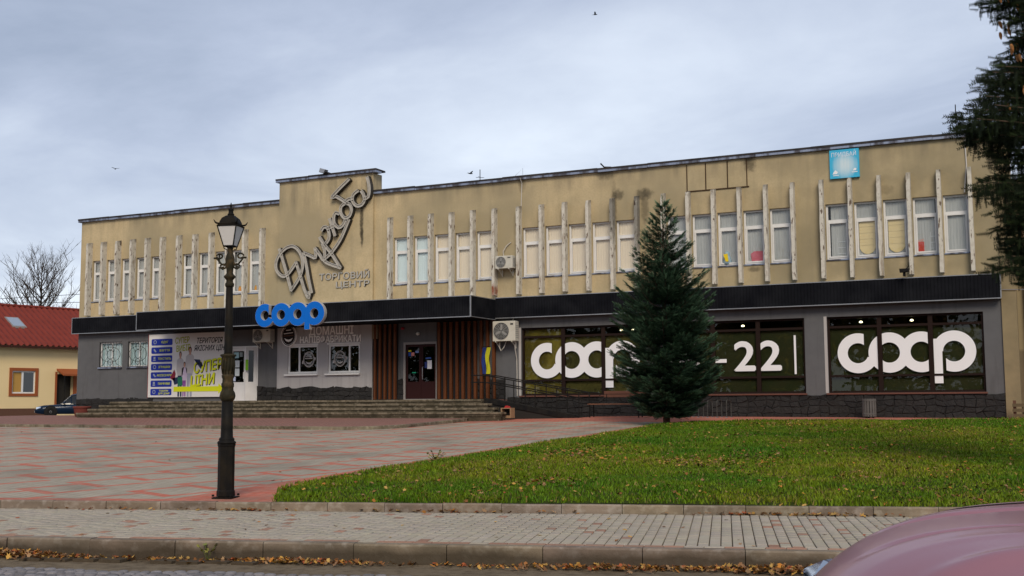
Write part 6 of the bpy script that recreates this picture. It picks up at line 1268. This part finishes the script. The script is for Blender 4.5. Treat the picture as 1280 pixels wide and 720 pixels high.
for k, x in enumerate((-11.75, -11.40, -11.08, -10.75, -10.42)):
    t = thing('bicycle_hoop', '', 'bicycle stand', (x, -1.15, float(gz(x, -1.15))-.02), R(90), 'bicycle hoops by the plinth'); t['label'] = ('thin metal bicycle hoop standing closest to the spruce, behind its branches', 'second metal bicycle hoop from the spruce', 'middle one of the five thin metal bicycle hoops', 'fourth metal bicycle hoop from the spruce', 'thin metal bicycle hoop farthest from the spruce, towards the litter bin')[k]
    m = MB(); m.tube([(-.30, 0, 0), (-.30, 0, .50)]+[(-.30+.10*(1-math.cos(a)), 0, .50+.10*math.sin(a)) for a in (.5, 1.0, 1.57)]+[(.30-.10*(1-math.cos(a)), 0, .50+.10*math.sin(a)) for a in (1.57, 1.0, .5)]+[(.30, 0, .50), (.30, 0, 0)], .016, 8); m.build('hoop_tube', M('grey_galvanised', (.07, .07, .065), .6, .3).m, t); m = MB(); m.box(-.36, -.24, -.05, .05, 0, .03); m.box(.24, .36, -.05, .05, 0, .03); m.build('foot_plate', TRIM, t)
bi = thing('litter_bin', 'round slatted grey litter bin against the plinth under the last display window', 'litter bin', (-5.85, -.75, float(gz(-5.85, -.75))))
BINM = M('grey_timber_slat', (.12, .115, .11), .85).var(5, .5, (.07, .065, .06), 3).m
MB().lathe([(.19, .03), (.19, .55), (.16, .56)], 18).build('liner', PLAS, bi)
for k in range(16): a = 2*math.pi*k/16; m = MB(); m.box(-.032, .032, .195, .222, .04, .62); m.v = [(x*math.cos(a)-y*math.sin(a), x*math.sin(a)+y*math.cos(a), z) for x, y, z in m.v]; m.build('slat', BINM, bi)
m = MB(); rg = lambda r: (lambda u: (r*math.cos(2*math.pi*u), r*math.sin(2*math.pi*u)))
for z in (.10, .54): m = MB(); m.lathe([(.224, z), (.230, z+.005), (.230, z+.04), (.224, z+.045)], 24); m.build('hoop', BINM, bi)
m = MB()
for a in (.5, 2.6, 4.7): m.box(.12*math.cos(a)-.03, .12*math.cos(a)+.03, .12*math.sin(a)-.03, .12*math.sin(a)+.03, -.03, .04)
m.build('foot', PLAS, bi)
bx_ = thing('cardboard_box', 'small open cardboard box with a red rim at the foot of the steps', 'box', (-18.05, -2.70, float(gz(-18.05, -2.70))))
CB = M('cardboard', (.30, .19, .11), .85).m; m = MB(); m.box(-.20, .20, .14, .16, 0, .36); m.box(-.20, -.16, -.16, .14, 0, .36); m.box(.16, .20, -.16, .14, 0, .36); m.box(-.16, .16, -.16, .14, .33, .36); m.box(-.16, .16, -.16, .14, 0, .03); m.box(-.16, .16, -.16, -.14, .03, .09); m.build('carton', CB, bx_); MB().box(-.16, .16, .10, .13, .035, .33).build('dark_inside', DARKROOM, bx_); MB().prism([(-.10, .362), (.10, .362), (.06, .42), (-.04, .44)], -.1, .05).build('red_lid', M('red_paper', (.40, .03, .03), .7).m, bx_)
pt = thing('flower_planter', 'red brown round planter tub at the left end of the steps', 'planter', (-38.95, -2.35, float(gz(-38.95, -2.35))))
MB().lathe([(.24, 0), (.30, .05), (.34, .30), (.36, .38), (.39, .40), (.39, .46), (.34, .46), (.33, .40)], 20).build('tub', M('terracotta_paint', (.17, .045, .035), .8).bump(20, .5, .01).m, pt, True); MB().lathe([(.33, .40), (.2, .43), (.02, .44)], 14).build('soil', BRN, pt)
# weed at the lawn edge
t = thing('weed_clump', 'straggly dry weed growing at the left edge of the lawn', 'weed', (-10.75, -20.9, float(gz(-10.75, -20.9)))); m = MB(); rs = random.Random(3); lv = []
for k in range(16):
    a = rs.uniform(0, 6.28); h = rs.uniform(.08, .26); s = rs.uniform(.05, .22); pts = [(0, 0, 0), (math.cos(a)*s*.4, math.sin(a)*s*.4, h*.6), (math.cos(a)*s, math.sin(a)*s, h)]; m.tube(pts, .004, 4); 
    for q in range(3): lv.append((math.cos(a)*s*(.4+.3*q), math.sin(a)*s*(.4+.3*q), h*(.55+.22*q)))
m.build('stems', M('dry_stem', (.14, .11, .04), .8).m, t); lv = np.array(lv); o = leaves('weed_leaves', lv[:, 0], lv[:, 1], lv[:, 2], .055, .9, pal=np.array([(.20, .20, .05), (.25, .16, .05)])); o.parent = t; del o['kind']
# plant sprouting beside the gutter (yellow leaves)
x_, y_ = K(-3.55, -.10); t = thing('gutter_seedling', 'yellowing seedling growing out of the gutter against the road kerb', 'weed', (x_, y_, -.2)); m = MB(); lv = []
for k in range(5): a = k*1.3; m.tube([(0, 0, 0), (math.cos(a)*.04, math.sin(a)*.04, .10), (math.cos(a)*.10, math.sin(a)*.10, .17)], .004, 4); lv += [(math.cos(a)*.10, math.sin(a)*.10, .17), (math.cos(a)*.06, math.sin(a)*.06, .12)]
m.build('stems', M('green_stem', (.10, .12, .03), .8).m, t); lv = np.array(lv); o = leaves('seedling_leaves', lv[:, 0], lv[:, 1], lv[:, 2], .06, .8, pal=np.array([(.26, .24, .05), (.18, .20, .05)])); o.parent = t; del o['kind']
# birds
def bird(loc, lab, rz, fl):
    t = thing('bird', lab, 'bird', loc, rz); m = MB(); m.tube([(-.22, 0, 0), (-.14, 0, .01), (0, 0, .015), (.12, 0, .02), (.18, 0, .03), (.23, 0, .02)], [.01, .035, .055, .04, .032, .004], 8)
    for s in (-1, 1): m.add([(.08, s*.03, .03), (-.08, s*.03, .03), (-.10, s*.20, .03+fl*.5), (-.06, s*.40, .03+fl), (.02, s*.38, .03+fl), (.07, s*.2, .04+fl*.5), (.08, s*.03, .036), (-.08, s*.03, .036), (-.10, s*.20, .036+fl*.5), (-.06, s*.40, .036+fl), (.02, s*.38, .036+fl), (.07, s*.2, .046+fl*.5)], [(0, 1, 2, 5), (5, 2, 3, 4), (11, 8, 7, 6), (10, 9, 8, 11)])
    m.add([(-.2, -.01, 0), (-.34, -.05, 0), (-.34, .05, 0), (-.2, .01, 0)], [(0, 1, 2, 3)]); m.build('body', BLACKM, t, True); t.scale = (.52, .52, .52)
bird((-21.19, 14.49, 21.5), 'dark bird flying high above the middle of the building', R(20), .16); bird((-44.1, 4.4, 13.65), 'tiny dark bird in the sky above the left wing', R(-30), .10)
bird((-22.0, 2, 10.95), 'small dark bird flying just beside the antenna near the tower', R(60), .12)
